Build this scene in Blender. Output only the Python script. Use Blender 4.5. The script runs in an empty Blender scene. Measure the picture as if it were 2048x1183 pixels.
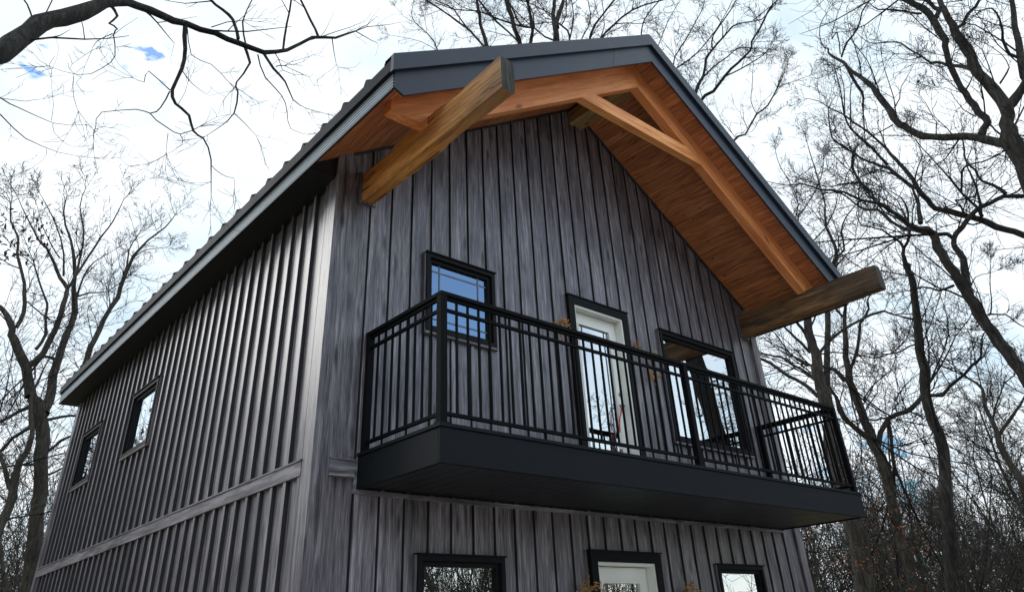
import bpy, bmesh, math, random
from math import radians, sin, cos, pi, sqrt, floor
from mathutils import Vector, Matrix, noise

S = bpy.context.scene
# ------------------------------------------------------------------ camera
cd = bpy.data.cameras.new('camera'); cam = bpy.data.objects.new('camera', cd)
S.collection.objects.link(cam); S.camera = cam
RT = Vector((0.7580353785714663, -0.6507077179781857, -0.04429255691011372))
UP = Vector((-0.3076369316285185, -0.41660766058909804, 0.855451679194488))
FW = Vector((0.5751016285250843, 0.6348366111859812, 0.5159850714562343))
CP = Vector((-2.83740539, -5.62585616, 1.46066116))
M = Matrix((RT, UP, -FW)).transposed().to_4x4(); M.translation = CP
cam.matrix_world = M
cd.sensor_width = 36; cd.lens = 1452.5*36/2048
cd.shift_x = 0.00437; cd.shift_y = -0.0878
cd.clip_start = 0.05; cd.clip_end = 1500

# ------------------------------------------------------------------ sky
SUN_AZ, SUN_EL = radians(-25), radians(28)       # azimuth measured from +Y towards +X
wd = bpy.data.worlds.new('World'); S.world = wd; wd.use_nodes = True
nt = wd.node_tree; nt.nodes.clear(); N = nt.nodes.new; Lk = nt.links.new
out = N('ShaderNodeOutputWorld')
sky = N('ShaderNodeTexSky'); sky.sky_type = 'NISHITA'; sky.sun_disc = False
sky.sun_elevation = SUN_EL; sky.sun_rotation = SUN_AZ
sky.air_density = 1.6; sky.dust_density = 0.4; sky.ozone_density = 2.0
b1 = N('ShaderNodeBackground'); b1.inputs[1].default_value = 0.13
Lk(sky.outputs[0], b1.inputs[0])
skm = N('ShaderNodeMix'); skm.data_type = 'RGBA'; skm.blend_type = 'MULTIPLY'; skm.inputs[0].default_value = 1.0; skm.inputs[7].default_value = (0.38, 0.62, 0.95, 1)
Lk(sky.outputs[0], skm.inputs[6]); b3 = N('ShaderNodeBackground'); b3.inputs[1].default_value = 0.12; Lk(skm.outputs[2], b3.inputs[0])
tc = N('ShaderNodeTexCoord')
def mth(op, a, b=None, c=None, clamp=False):
    n = N('ShaderNodeMath'); n.operation = op; n.use_clamp = clamp
    for i, v in enumerate((a, b, c)):
        if v is None: continue
        if isinstance(v, (int, float)): n.inputs[i].default_value = v
        else: Lk(v, n.inputs[i])
    return n.outputs[0]
sp = N('ShaderNodeSeparateXYZ'); Lk(tc.outputs['Generated'], sp.inputs[0])
zz = mth('ADD', mth('MAXIMUM', sp.outputs[2], 0.0), 0.22)
cx = mth('DIVIDE', sp.outputs[0], zz); cy = mth('DIVIDE', sp.outputs[1], zz)
cb = N('ShaderNodeCombineXYZ'); Lk(cx, cb.inputs[0]); Lk(cy, cb.inputs[1])
n1 = N('ShaderNodeTexNoise'); n1.inputs['Scale'].default_value = 1.15; n1.inputs['Detail'].default_value = 7
n1.inputs['Roughness'].default_value = 0.55; Lk(cb.outputs[0], n1.inputs[0])
n2 = N('ShaderNodeTexNoise'); n2.inputs['Scale'].default_value = 5.0; n2.inputs['Detail'].default_value = 8
n2.inputs['Distortion'].default_value = 0.6; Lk(cb.outputs[0], n2.inputs[0])
n3 = N('ShaderNodeTexNoise'); n3.inputs['Scale'].default_value = 26.0; n3.inputs['Detail'].default_value = 6
st3 = N('ShaderNodeVectorMath'); st3.operation = 'MULTIPLY'; st3.inputs[1].default_value = (1.0, 1.0, 2.4); Lk(tc.outputs['Generated'], st3.inputs[0]); Lk(st3.outputs[0], n3.inputs[0])
# cloud brightness, thin and thick cloud
cr = N('ShaderNodeValToRGB'); e = cr.color_ramp.elements
e[0].position = 0.34; e[0].color = (0.38, 0.51, 0.62, 1)
e[1].position = 0.58; e[1].color = (0.72, 0.76, 0.79, 1)
k = e.new(0.46); k.color = (0.58, 0.655, 0.71, 1)
mixn = mth('ADD', mth('MULTIPLY', n1.outputs[0], 0.72), mth('MULTIPLY', n2.outputs[0], 0.28))
Lk(mixn, cr.inputs[0])
b2 = N('ShaderNodeBackground'); b2.inputs[1].default_value = 1.0; Lk(cr.outputs[0], b2.inputs[0])
# gaps in the cloud: a few small torn holes, and a wide clearing towards the south
def hole(dirv, size, amp=0.5):
    v = N('ShaderNodeVectorMath'); v.operation = 'DISTANCE'; Lk(tc.outputs['Generated'], v.inputs[0]); v.inputs[1].default_value = dirv
    d = mth('DIVIDE', v.outputs['Value'], size)
    d = mth('SUBTRACT', 1.0, d)
    nn = mth('SUBTRACT', n3.outputs[0], 0.56)
    return mth('MULTIPLY', mth('MULTIPLY', d, 3.0, clamp=True), mth('MULTIPLY', nn, amp*10.0, clamp=True))
HOLES = [((0.0123, 0.8049, 0.5932), 0.026, 0.8), ((0.1247, 0.7712, 0.6243), 0.032, 0.7), ((0.9076, 0.3921, 0.1499), 0.08, 0.7), ((0.869, 0.4625, 0.176), 0.06, 0.6)]
gaps = None
#HOLES_HERE
for h in HOLES:
    g = mth('MULTIPLY', hole(*h), 2.4, clamp=True)
    gaps = g if gaps is None else mth('MAXIMUM', gaps, g)
south = mth('MULTIPLY', mth('ADD', mth('MULTIPLY', sp.outputs[1], -1.6), mth('MULTIPLY', mth('SUBTRACT', n1.outputs[0], 0.5), 3.0)), 0.8, clamp=True)
mask = mth('MULTIPLY', south, 0.5)
Lk(mth('ADD', 1.0, mth('MULTIPLY', mth('ADD', mth('MULTIPLY', sp.outputs[1], -1.3), 0.1, clamp=True), 1.1)), b2.inputs[1])   # unseen southern cloud made brighter to light the front and undersides
mx = N('ShaderNodeMixShader'); Lk(mask, mx.inputs[0]); Lk(b2.outputs[0], mx.inputs[1]); Lk(b1.outputs[0], mx.inputs[2])
vb = N('ShaderNodeVectorMath'); vb.operation = 'DISTANCE'; Lk(tc.outputs['Generated'], vb.inputs[0]); vb.inputs[1].default_value = (0.563, -0.717, 0.41)
blue = mth('MULTIPLY', mth('SUBTRACT', mth('ADD', 0.19, mth('MULTIPLY', mth('SUBTRACT', n2.outputs[0], 0.5), 0.12)), vb.outputs['Value']), 14.0, clamp=True)   # clear sky to the south east
mg = N('ShaderNodeMixShader'); Lk(mth('MAXIMUM', mth('MULTIPLY', gaps, 0.85), mth('MULTIPLY', blue, 0.9)), mg.inputs[0]); Lk(mx.outputs[0], mg.inputs[1]); Lk(b3.outputs[0], mg.inputs[2])
Lk(mg.outputs[0], out.inputs[0])

sd = bpy.data.lights.new('sun', 'SUN'); sun = bpy.data.objects.new('sun', sd); S.collection.objects.link(sun)
sd.energy = 0.6; sd.angle = radians(24); sd.color = (1.0, 0.97, 0.93)
sv = Vector((sin(SUN_AZ)*cos(SUN_EL), cos(SUN_AZ)*cos(SUN_EL), sin(SUN_EL)))
sun.rotation_euler = (-sv).to_track_quat('-Z', 'Y').to_euler()
S.view_settings.view_transform = 'Standard'; S.view_settings.look = 'None'
S.view_settings.exposure = 0.70; S.view_settings.gamma = 1.0; S.view_settings.use_curve_mapping = False

# ------------------------------------------------------------------ helpers
COL = S.collection
def empty(name, loc=(0, 0, 0)):
    o = bpy.data.objects.new(name, None); COL.objects.link(o); o.location = loc
    o.empty_display_size = 0.3; return o
def tag(o, label=None, cat=None, group=None, kind=None):
    if label: o['label'] = label
    if cat: o['category'] = cat
    if group: o['group'] = group
    if kind: o['kind'] = kind
    return o
class MB:
    def __init__(s): s.v = []; s.f = []
    def quad(s, *p):
        n = len(s.v); s.v += [tuple(q) for q in p]; s.f.append(tuple(range(n, n+len(p))))
    def box(s, x0, x1, y0, y1, z0, z1):
        n = len(s.v)
        s.v += [(x0,y0,z0),(x1,y0,z0),(x1,y1,z0),(x0,y1,z0),(x0,y0,z1),(x1,y0,z1),(x1,y1,z1),(x0,y1,z1)]
        for f in ((0,3,2,1),(4,5,6,7),(0,1,5,4),(1,2,6,5),(2,3,7,6),(3,0,4,7)): s.f.append(tuple(n+i for i in f))
    def prism(s, poly, y0, y1):                 # polygon in xz swept along y (y0 front)
        n = len(s.v); m = len(poly)
        s.v += [(x, y0, z) for x, z in poly] + [(x, y1, z) for x, z in poly]
        s.f.append(tuple(n+i for i in range(m))); s.f.append(tuple(n+m+i for i in reversed(range(m))))
        for i in range(m):
            j = (i+1) % m; s.f.append((n+i, n+m+i, n+m+j, n+j))
    def prismx(s, poly, x0, x1):                # polygon in yz swept along x
        n = len(s.v); m = len(poly)
        s.v += [(x0, y, z) for y, z in poly] + [(x1, y, z) for y, z in poly]
        s.f.append(tuple(n+i for i in range(m))); s.f.append(tuple(n+m+i for i in reversed(range(m))))
        for i in range(m):
            j = (i+1) % m; s.f.append((n+i, n+m+i, n+m+j, n+j))
    def tube(s, pts, rad, k=6, cap=True):
        n0 = len(s.v); pts = [Vector(p) for p in pts]; m = len(pts)
        u = None
        for i, p in enumerate(pts):
            t = (pts[min(i+1, m-1)] - pts[max(i-1, 0)])
            t = t.normalized() if t.length > 1e-9 else Vector((0, 0, 1))
            if u is None: u = t.orthogonal().normalized()
            else:
                u = u - t*u.dot(t)
                u = u.normalized() if u.length > 1e-6 else t.orthogonal().normalized()
            w = t.cross(u); r = rad[i] if isinstance(rad, (list, tuple)) else rad
            for j in range(k):
                a = 2*pi*j/k; s.v.append(tuple(p + u*(r*cos(a)) + w*(r*sin(a))))
        for i in range(m-1):
            for j in range(k):
                a = n0+i*k+j; b = n0+i*k+(j+1) % k; s.f.append((a, b, b+k, a+k))
        if cap:
            s.f.append(tuple(n0+j for j in reversed(range(k)))); s.f.append(tuple(n0+(m-1)*k+j for j in range(k)))
    def build(s, name, mat, parent=None, smooth=False, bevel=0, fix=True):
        me = bpy.data.meshes.new(name); me.from_pydata(s.v, [], s.f)
        if fix or bevel:
            bm = bmesh.new(); bm.from_mesh(me)
            if bevel:
                bmesh.ops.remove_doubles(bm, verts=bm.verts, dist=1e-5)
            bmesh.ops.recalc_face_normals(bm, faces=bm.faces)
            bm.to_mesh(me); bm.free()
        if smooth: me.polygons.foreach_set('use_smooth', [True]*len(me.polygons))
        me.materials.append(mat); me.update()
        o = bpy.data.objects.new(name, me); COL.objects.link(o)
        if parent: o.parent = parent; o.matrix_parent_inverse = parent.matrix_world.inverted() if False else Matrix.Translation(-Vector(parent.location)) if parent.type == 'EMPTY' else Matrix()
        if bevel:
            md = o.modifiers.new('bevel', 'BEVEL'); md.width = bevel; md.segments = 2; md.limit_method = 'ANGLE'
        return o

# ------------------------------------------------------------------ materials
class NT:
    def __init__(s, name):
        s.m = bpy.data.materials.new(name); s.m.use_nodes = True; s.t = s.m.node_tree
        s.b = s.t.nodes['Principled BSDF']; s.x = s.t.nodes.new('ShaderNodeTexCoord')
    def n(s, typ, **kw):
        q = s.t.nodes.new(typ)
        for k, v in kw.items():
            if k.startswith('i_'): q.inputs[k[2:].replace('_', ' ')].default_value = v
            else: setattr(q, k, v)
        return q
    def l(s, a, b): s.t.links.new(a, b)
    def m_(s, op, a, b=None, c=None, clamp=False):
        q = s.t.nodes.new('ShaderNodeMath'); q.operation = op; q.use_clamp = clamp
        for i, v in enumerate((a, b, c)):
            if v is None: continue
            if isinstance(v, (int, float)): q.inputs[i].default_value = v
            else: s.l(v, q.inputs[i])
        return q.outputs[0]
    def ramp(s, fac, stops):
        q = s.t.nodes.new('ShaderNodeValToRGB'); e = q.color_ramp.elements
        e[0].position, e[0].color = stops[0][0], (*stops[0][1], 1)
        e[1].position, e[1].color = stops[-1][0], (*stops[-1][1], 1)
        for p, c in stops[1:-1]:
            k = e.new(p); k.color = (*c, 1)
        s.l(fac, q.inputs[0]); return q.outputs[0]
    def mix(s, fac, a, b, typ='MIX'):
        q = s.t.nodes.new('ShaderNodeMix'); q.data_type = 'RGBA'; q.blend_type = typ
        for sock, v in ((q.inputs[0], fac), (q.inputs[6], a), (q.inputs[7], b)):
            if isinstance(v, tuple): sock.default_value = (*v, 1)
            elif isinstance(v, (int, float)): sock.default_value = v
            else: s.l(v, sock)
        return q.outputs[2]
    def noise(s, vec, scale, detail=4, rough=0.55, dist=0.0):
        q = s.n('ShaderNodeTexNoise'); q.inputs['Scale'].default_value = scale; q.inputs['Detail'].default_value = detail
        q.inputs['Roughness'].default_value = rough; q.inputs['Distortion'].default_value = dist
        s.l(vec, q.inputs['Vector']); return q.outputs[0]
    def comb(s, x, y, z):
        q = s.n('ShaderNodeCombineXYZ')
        for i, v in enumerate((x, y, z)):
            if isinstance(v, (int, float)): q.inputs[i].default_value = v
            else: s.l(v, q.inputs[i])
        return q.outputs[0]
    def bump(s, h, st=0.3, d=0.01):
        q = s.n('ShaderNodeBump'); q.inputs['Strength'].default_value = st; q.inputs['Distance'].default_value = d
        s.l(h, q.inputs['Height']); s.l(q.outputs[0], s.b.inputs['Normal'])

def siding_mat(name, axis, u0, P, tint=1.0):
    m = NT(name); sp = m.n('ShaderNodeSeparateXYZ'); m.l(m.x.outputs['Object'], sp.inputs[0])
    u = sp.outputs[axis]; v = sp.outputs[1-axis] if axis < 2 else sp.outputs[0]; z = sp.outputs[2]
    t = m.m_('DIVIDE', m.m_('SUBTRACT', u, u0), P) if P else m.m_('MULTIPLY', u, 0.0)
    pid = m.m_('FLOOR', t)
    wn = m.n('ShaderNodeTexWhiteNoise'); wn.noise_dimensions = '1D'; m.l(pid, wn.inputs['W'])
    zo = m.m_('ADD', z, m.m_('MULTIPLY', wn.outputs[0], 37.0))
    warp = m.noise(m.comb(m.m_('MULTIPLY', u, 5.0), m.m_('MULTIPLY', v, 5.0), m.m_('MULTIPLY', zo, 1.3)), 1.0, 2)
    uw = m.m_('ADD', u, m.m_('MULTIPLY', warp, 0.035))
    g1 = m.noise(m.comb(m.m_('MULTIPLY', uw, 26.0), m.m_('MULTIPLY', v, 26.0), m.m_('MULTIPLY', zo, 1.3)), 1.0, 6, 0.62)
    g2 = m.noise(m.comb(m.m_('MULTIPLY', uw, 130.0), m.m_('MULTIPLY', v, 130.0), m.m_('MULTIPLY', zo, 5.0)), 1.0, 3)
    g3 = m.noise(m.comb(m.m_('MULTIPLY', uw, 9.0), m.m_('MULTIPLY', v, 9.0), m.m_('MULTIPLY', zo, 1.6)), 1.0, 3)
    f = m.m_('ADD', m.m_('ADD', m.m_('MULTIPLY', g1, 0.62), m.m_('MULTIPLY', g2, 0.42)), m.m_('SUBTRACT', m.m_('MULTIPLY', g3, 0.2), 0.12))
    col = m.ramp(f, [(0.39, (0.045*tint, 0.041*tint, 0.052*tint)), (0.47, (0.122*tint, 0.109*tint, 0.127*tint)),
                     (0.53, (0.182*tint, 0.164*tint, 0.192*tint)), (0.62, (0.34*tint, 0.315*tint, 0.355*tint))])
    # knots
    vo = m.n('ShaderNodeTexVoronoi'); vo.inputs['Scale'].default_value = 1.0
    m.l(m.comb(m.m_('MULTIPLY', uw, 8.0), m.m_('MULTIPLY', v, 8.0), m.m_('MULTIPLY', zo, 2.1)), vo.inputs['Vector'])
    sc = m.n('ShaderNodeSeparateColor'); m.l(vo.outputs['Color'], sc.inputs[0])
    kn = m.m_('MULTIPLY', m.m_('SUBTRACT', 1.0, m.m_('DIVIDE', vo.outputs['Distance'], 0.26)), m.m_('GREATER_THAN', sc.outputs[0], 0.45), clamp=True)
    kn = m.m_('MULTIPLY', kn, 1.6, clamp=True)
    col = m.mix(kn, col, (0.035*tint, 0.031*tint, 0.04*tint))
    # board-to-board tone
    tone = m.m_('ADD', 0.82, m.m_('MULTIPLY', wn.outputs[0], 0.36))
    cc = m.n('ShaderNodeCombineColor'); [m.l(tone, cc.inputs[i]) for i in range(3)]
    col = m.mix(1.0, col, cc.outputs[0], 'MULTIPLY')
    m.l(col, m.b.inputs['Base Color'])
    m.l(m.m_('ADD', 0.24, m.m_('MULTIPLY', g1, 0.2)), m.b.inputs['Roughness'])
    m.b.inputs['Specular IOR Level'].default_value = 0.5
    m.bump(g1, 0.25, 0.004)
    return m.m

def timber_mat(name, axis, stops, ring=1.0, rough=0.75, kscale=1.0, seed=0.0, weather=None, pitched=False, checks=0.0, contrast=1.7, stain=0.0):
    """sawn timber with its grain along the given object axis (0 x, 1 y, 2 z)"""
    m = NT(name); sp = m.n('ShaderNodeSeparateXYZ'); m.l(m.x.outputs['Object'], sp.inputs[0])
    ax = [sp.outputs[i] for i in range(3)]
    if pitched:                                  # grain follows the roof slope on either side of the ridge
        dx = m.m_('SUBTRACT', ax[0], 3.65); ab = m.m_('ABSOLUTE', dx)
        ax = [m.m_('ADD', m.m_('MULTIPLY', ab, 0.836), m.m_('MULTIPLY', m.m_('SIGN', dx), 9.0)), ax[1], m.m_('ADD', m.m_('MULTIPLY', ax[2], 0.836), m.m_('MULTIPLY', ab, 0.548))]
    sc = [26.0, 26.0, 26.0]; sc[axis] = 1.1
    wv = [5.0, 5.0, 5.0]; wv[axis] = 0.9
    w = m.noise(m.comb(*[m.m_('MULTIPLY', ax[i], wv[i]) for i in range(3)]), 1.0, 3)
    V = [m.m_('ADD', m.m_('MULTIPLY', ax[i], sc[i]), m.m_('MULTIPLY', w, 0.0 if i == axis else 5.0)) for i in range(3)]
    V[axis] = m.m_('ADD', V[axis], seed)
    g = m.noise(m.comb(*V), ring, 5, 0.6)
    big = m.noise(m.comb(*[m.m_('ADD', m.m_('MULTIPLY', ax[i], [4.0, 4.0, 4.0][i] if i != axis else 1.1), seed) for i in range(3)]), 1.0, 3)
    f = m.m_('ADD', m.m_('MULTIPLY', g, 0.65), m.m_('MULTIPLY', big, 0.35))
    f = m.m_('ADD', 0.5, m.m_('MULTIPLY', m.m_('SUBTRACT', f, 0.5), contrast))
    col = m.ramp(f, stops)
    vo = m.n('ShaderNodeTexVoronoi')
    kv = [5.0*kscale]*3; kv[axis] = 3.0*kscale
    m.l(m.comb(*[m.m_('ADD', m.m_('MULTIPLY', ax[i], kv[i]), seed*0.7) for i in range(3)]), vo.inputs['Vector']); vo.inputs['Scale'].default_value = 1.0
    s2 = m.n('ShaderNodeSeparateColor'); m.l(vo.outputs['Color'], s2.inputs[0])
    kn = m.m_('MULTIPLY', m.m_('SUBTRACT', 1.0, m.m_('DIVIDE', vo.outputs['Distance'], 0.16)), m.m_('GREATER_THAN', s2.outputs[0], 0.66), clamp=True)
    col = m.mix(m.m_('MULTIPLY', kn, 1.3, clamp=True), col, tuple(c*0.28 for c in stops[0][1]))
    if weather:          # silvered, rain-washed outer end of the timber: stays put when the light moves
        ax_i, a, b, wc = weather
        t = m.m_('DIVIDE', m.m_('SUBTRACT', m.m_('ADD', ax[ax_i], m.m_('MULTIPLY', big, 0.9)), a), b-a, clamp=True)
        wcol = m.ramp(g, [(0.3, tuple(c*0.45 for c in wc)), (0.5, wc), (0.7, tuple(min(1, c*1.5) for c in wc))])
        col = m.mix(m.m_('MULTIPLY', t, 0.9), col, wcol)
    if stain:                                    # dark water stains soaked into the face
        sv = [m.m_('MULTIPLY', ax[i], 0.8 if i == axis else 4.5) for i in range(3)]
        sn = m.noise(m.comb(*[m.m_('ADD', q, seed) for q in sv]), 1.0, 4, 0.6)
        sn = m.m_('MULTIPLY', m.m_('SUBTRACT', sn, 0.47), 7.0, clamp=True)
        col = m.mix(m.m_('MULTIPLY', sn, stain), col, (0.045, 0.032, 0.022))
    if checks:                                   # drying cracks
        cv = [m.m_('MULTIPLY', ax[i], 0.35 if i == axis else 9.0) for i in range(3)]
        ck = m.noise(m.comb(*cv), 1.0, 2, 0.5, 0.4)
        ck = m.m_('SUBTRACT', 1.0, m.m_('DIVIDE', m.m_('ABSOLUTE', m.m_('SUBTRACT', ck, 0.50)), 0.012), clamp=True)
        gate = m.m_('GREATER_THAN', m.noise(m.comb(*[m.m_('MULTIPLY', ax[i], 1.6) for i in range(3)]), 1.0, 1), 0.5)
        col = m.mix(m.m_('MULTIPLY', m.m_('MULTIPLY', ck, gate), checks), col, (0.02, 0.014, 0.009))
    m.l(col, m.b.inputs['Base Color']); m.b.inputs['Roughness'].default_value = rough
    m.b.inputs['Specular IOR Level'].default_value = 0.3
    m.bump(g, 0.5, 0.006)
    return m.m

def paint_mat(name, col, rough=0.4, metal=0.0, var=0.15, spec=0.5, bump=0.0):
    m = NT(name)
    a = m.noise(m.x.outputs['Object'], 3.0, 5); b = m.noise(m.x.outputs['Object'], 40.0, 3)
    c = m.ramp(a, [(0.3, tuple(x*(1-var) for x in col)), (0.7, tuple(min(1, x*(1+var)) for x in col))])
    m.l(c, m.b.inputs['Base Color'])
    m.l(m.m_('ADD', rough-0.06, m.m_('MULTIPLY', a, 0.14)), m.b.inputs['Roughness'])
    m.b.inputs['Metallic'].default_value = metal; m.b.inputs['Specular IOR Level'].default_value = spec
    if bump: m.bump(b, bump, 0.003)
    return m.m

P = 0.2515                                       # siding module
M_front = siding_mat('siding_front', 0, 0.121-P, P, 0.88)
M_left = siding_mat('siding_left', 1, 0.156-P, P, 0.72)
M_trim = siding_mat('siding_trim', 0, 0.0, 0, 0.68)
M_trimh = timber_mat('trim_horizontal', 1, [(0.3, (0.04, 0.037, 0.044)), (0.5, (0.11, 0.102, 0.12)), (0.68, (0.21, 0.197, 0.226))], rough=0.5, kscale=0.5)
M_trimx = timber_mat('trim_across', 0, [(0.3, (0.07, 0.066, 0.078)), (0.5, (0.17, 0.16, 0.185)), (0.68, (0.30, 0.29, 0.32))], rough=0.45, kscale=0.5)
M_roof = paint_mat('roof_metal', (0.009, 0.012, 0.020), 0.65, 0.0, 0.2, spec=0.15)
M_fascia = paint_mat('fascia_metal', (0.011, 0.019, 0.037), 0.45, 0.0, 0.12, spec=0.35)
M_soffit = paint_mat('soffit_metal', (0.007, 0.0085, 0.012), 0.45, 0.0, 0.15, spec=0.4)
M_black = paint_mat('black_frame', (0.006, 0.0065, 0.0085), 0.62, 0.0, 0.2, spec=0.15)
M_rail = paint_mat('railing_black', (0.0035, 0.004, 0.0055), 0.68, 0.0, 0.2, spec=0.08)
M_deck = paint_mat('balcony_cladding', (0.0058, 0.0075, 0.0105), 0.65, 0.0, 0.18, spec=0.14)
M_eave = paint_mat('eave_steel', (0.24, 0.29, 0.35), 0.55, 0.0, 0.18)
M_white = paint_mat('door_white', (0.80, 0.80, 0.77), 0.45, 0.0, 0.05)
M_steel = paint_mat('handle_steel', (0.32, 0.30, 0.28), 0.3, 0.9, 0.1)
M_red = paint_mat('red_cord', (0.55, 0.03, 0.02), 0.6)
M_cloth = paint_mat('paper_tag', (0.75, 0.7, 0.66), 0.7)
M_straw = paint_mat('dried_straw', (0.42, 0.22, 0.06), 0.8, 0.0, 0.4)
M_stem = paint_mat('dried_stem', (0.30, 0.21, 0.11), 0.8, 0.0, 0.4)
ORANGE = [(0.26, (0.34, 0.10, 0.036)), (0.45, (0.66, 0.225, 0.080)), (0.60, (0.82, 0.33, 0.125)), (0.76, (0.86, 0.42, 0.19))]
M_raft = timber_mat('rafter_fir', 0, ORANGE, rough=0.55, seed=3.0, pitched=True, kscale=0.8, contrast=1.05)
M_tie = timber_mat('tie_fir', 0, [(0.28, (0.46, 0.14, 0.045)), (0.45, (0.70, 0.26, 0.085)), (0.58, (0.82, 0.36, 0.13)), (0.72, (0.86, 0.46, 0.19))], rough=0.55, seed=9.0, contrast=1.3)
M_beam = timber_mat('beam_fir', 1, [(0.28, (0.24, 0.085, 0.024)), (0.45, (0.50, 0.20, 0.058)), (0.58, (0.66, 0.30, 0.092)), (0.72, (0.76, 0.42, 0.15))],
                    rough=0.7, seed=5.0, kscale=0.6, checks=0.9, contrast=1.15, stain=0.25, weather=(1, -0.6, -2.1, (0.19, 0.145, 0.098)))
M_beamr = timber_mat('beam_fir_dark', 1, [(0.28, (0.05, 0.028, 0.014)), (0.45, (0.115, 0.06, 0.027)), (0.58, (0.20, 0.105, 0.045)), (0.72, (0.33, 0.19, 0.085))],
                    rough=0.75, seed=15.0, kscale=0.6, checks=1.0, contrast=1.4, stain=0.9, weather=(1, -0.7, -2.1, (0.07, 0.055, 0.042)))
M_ridge = timber_mat('ridge_fir', 1, [(0.28, (0.16, 0.09, 0.035)), (0.5, (0.34, 0.22, 0.09)), (0.72, (0.46, 0.32, 0.14))], rough=0.7, seed=7.0)
M_bend = timber_mat('beam_end_grain', 2, [(0.28, (0.012, 0.012, 0.012)), (0.5, (0.035, 0.034, 0.032)), (0.72, (0.09, 0.08, 0.065))], rough=0.8, seed=2.0, kscale=0.4)

def ceiling_mat():
    m = NT('ceiling_planks'); sp = m.n('ShaderNodeSeparateXYZ'); m.l(m.x.outputs['Object'], sp.inputs[0])
    x, y = sp.outputs[0], sp.outputs[1]
    t = m.m_('DIVIDE', x, 0.135); pid = m.m_('FLOOR', t); fr = m.m_('FRACT', t)
    wn = m.n('ShaderNodeTexWhiteNoise'); wn.noise_dimensions = '1D'; m.l(pid, wn.inputs['W'])
    yo = m.m_('ADD', y, m.m_('MULTIPLY', wn.outputs[0], 41.0))
    w = m.noise(m.comb(m.m_('MULTIPLY', x, 6.0), m.m_('MULTIPLY', yo, 1.5), 0.0), 1.0, 2)
    g = m.noise(m.comb(m.m_('ADD', m.m_('MULTIPLY', x, 45.0), m.m_('MULTIPLY', w, 6.0)), m.m_('MULTIPLY', yo, 1.8), 0.0), 1.0, 5, 0.6)
    col = m.ramp(g, [(0.34, (0.25, 0.075, 0.030)), (0.46, (0.39, 0.13, 0.050)), (0.56, (0.49, 0.18, 0.070)), (0.66, (0.58, 0.25, 0.105))])
    vo = m.n('ShaderNodeTexVoronoi'); vo.inputs['Scale'].default_value = 1.0
    m.l(m.comb(m.m_('MULTIPLY', x, 11.0), m.m_('MULTIPLY', yo, 4.5), 0.0), vo.inputs['Vector'])
    s2 = m.n('ShaderNodeSeparateColor'); m.l(vo.outputs['Color'], s2.inputs[0])
    kn = m.m_('MULTIPLY', m.m_('SUBTRACT', 1.0, m.m_('DIVIDE', vo.outputs['Distance'], 0.2)), m.m_('GREATER_THAN', s2.outputs[0], 0.6), clamp=True)
    col = m.mix(m.m_('MULTIPLY', kn, 1.3, clamp=True), col, (0.09, 0.028, 0.012))
    pale = m.m_('GREATER_THAN', wn.outputs[0], 0.93)
    col = m.mix(m.m_('MULTIPLY', pale, 0.6), col, (0.55, 0.30, 0.10))
    wn2 = m.n('ShaderNodeTexWhiteNoise'); wn2.noise_dimensions = '1D'; m.l(m.m_('ADD', pid, 0.37), wn2.inputs['W'])
    tone = m.m_('ADD', 0.82, m.m_('MULTIPLY', wn2.outputs[0], 0.36))
    cc = m.n('ShaderNodeCombineColor'); [m.l(tone, cc.inputs[i]) for i in range(3)]
    col = m.mix(1.0, col, cc.outputs[0], 'MULTIPLY')
    m.l(col, m.b.inputs['Base Color']); m.b.inputs['Roughness'].default_value = 0.6
    m.bump(g, 0.4, 0.004); return m.m
M_ceil = ceiling_mat()

def glass_mat(name, tint=(0.9, 0.95, 1.0), refl=0.45, ior=1.5):
    """double glazing: mirrors the sky and trees in front, dark room behind"""
    m = NT(name); t = m.t
    gl = m.n('ShaderNodeBsdfGlossy'); gl.inputs['Roughness'].default_value = 0.0; gl.inputs['Color'].default_value = (*tint, 1)
    df = m.n('ShaderNodeBsdfTransparent'); df.inputs['Color'].default_value = (0.55, 0.6, 0.62, 1)
    fr = m.n('ShaderNodeFresnel'); fr.inputs['IOR'].default_value = ior
    fac = m.m_('ADD', refl, m.m_('MULTIPLY', fr.outputs[0], 1.0-refl), clamp=True)
    bn = m.n('ShaderNodeBump'); bn.inputs['Strength'].default_value = 0.12; bn.inputs['Distance'].default_value = 0.02
    m.l(m.noise(m.x.outputs['Object'], 1.6, 1), bn.inputs['Height']); m.l(bn.outputs[0], gl.inputs['Normal'])
    mx = m.n('ShaderNodeMixShader'); m.l(fac, mx.inputs[0]); m.l(df.outputs[0], mx.inputs[1]); m.l(gl.outputs[0], mx.inputs[2])
    t.nodes.remove(m.b); om = [q for q in t.nodes if q.type == 'OUTPUT_MATERIAL'][0]; m.l(mx.outputs[0], om.inputs[0]); return m.m
M_glass = glass_mat('window_glass')
M_room = paint_mat('dim_room', (0.05, 0.05, 0.055), 0.9)

# ------------------------------------------------------------------ house
W, L = 7.30, 9.30
SL = 0.659                                       # roof slope
XM = W/2; E_ = 0.328; F_ = 1.50
ZC = lambda x: 8.216 - SL*abs(x-XM)              # ceiling plane
house = empty('timber_house', (XM, L/2, 0))
tag(house, 'two storey grey board and batten house with orange timber truss and black balcony', 'house')

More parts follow.
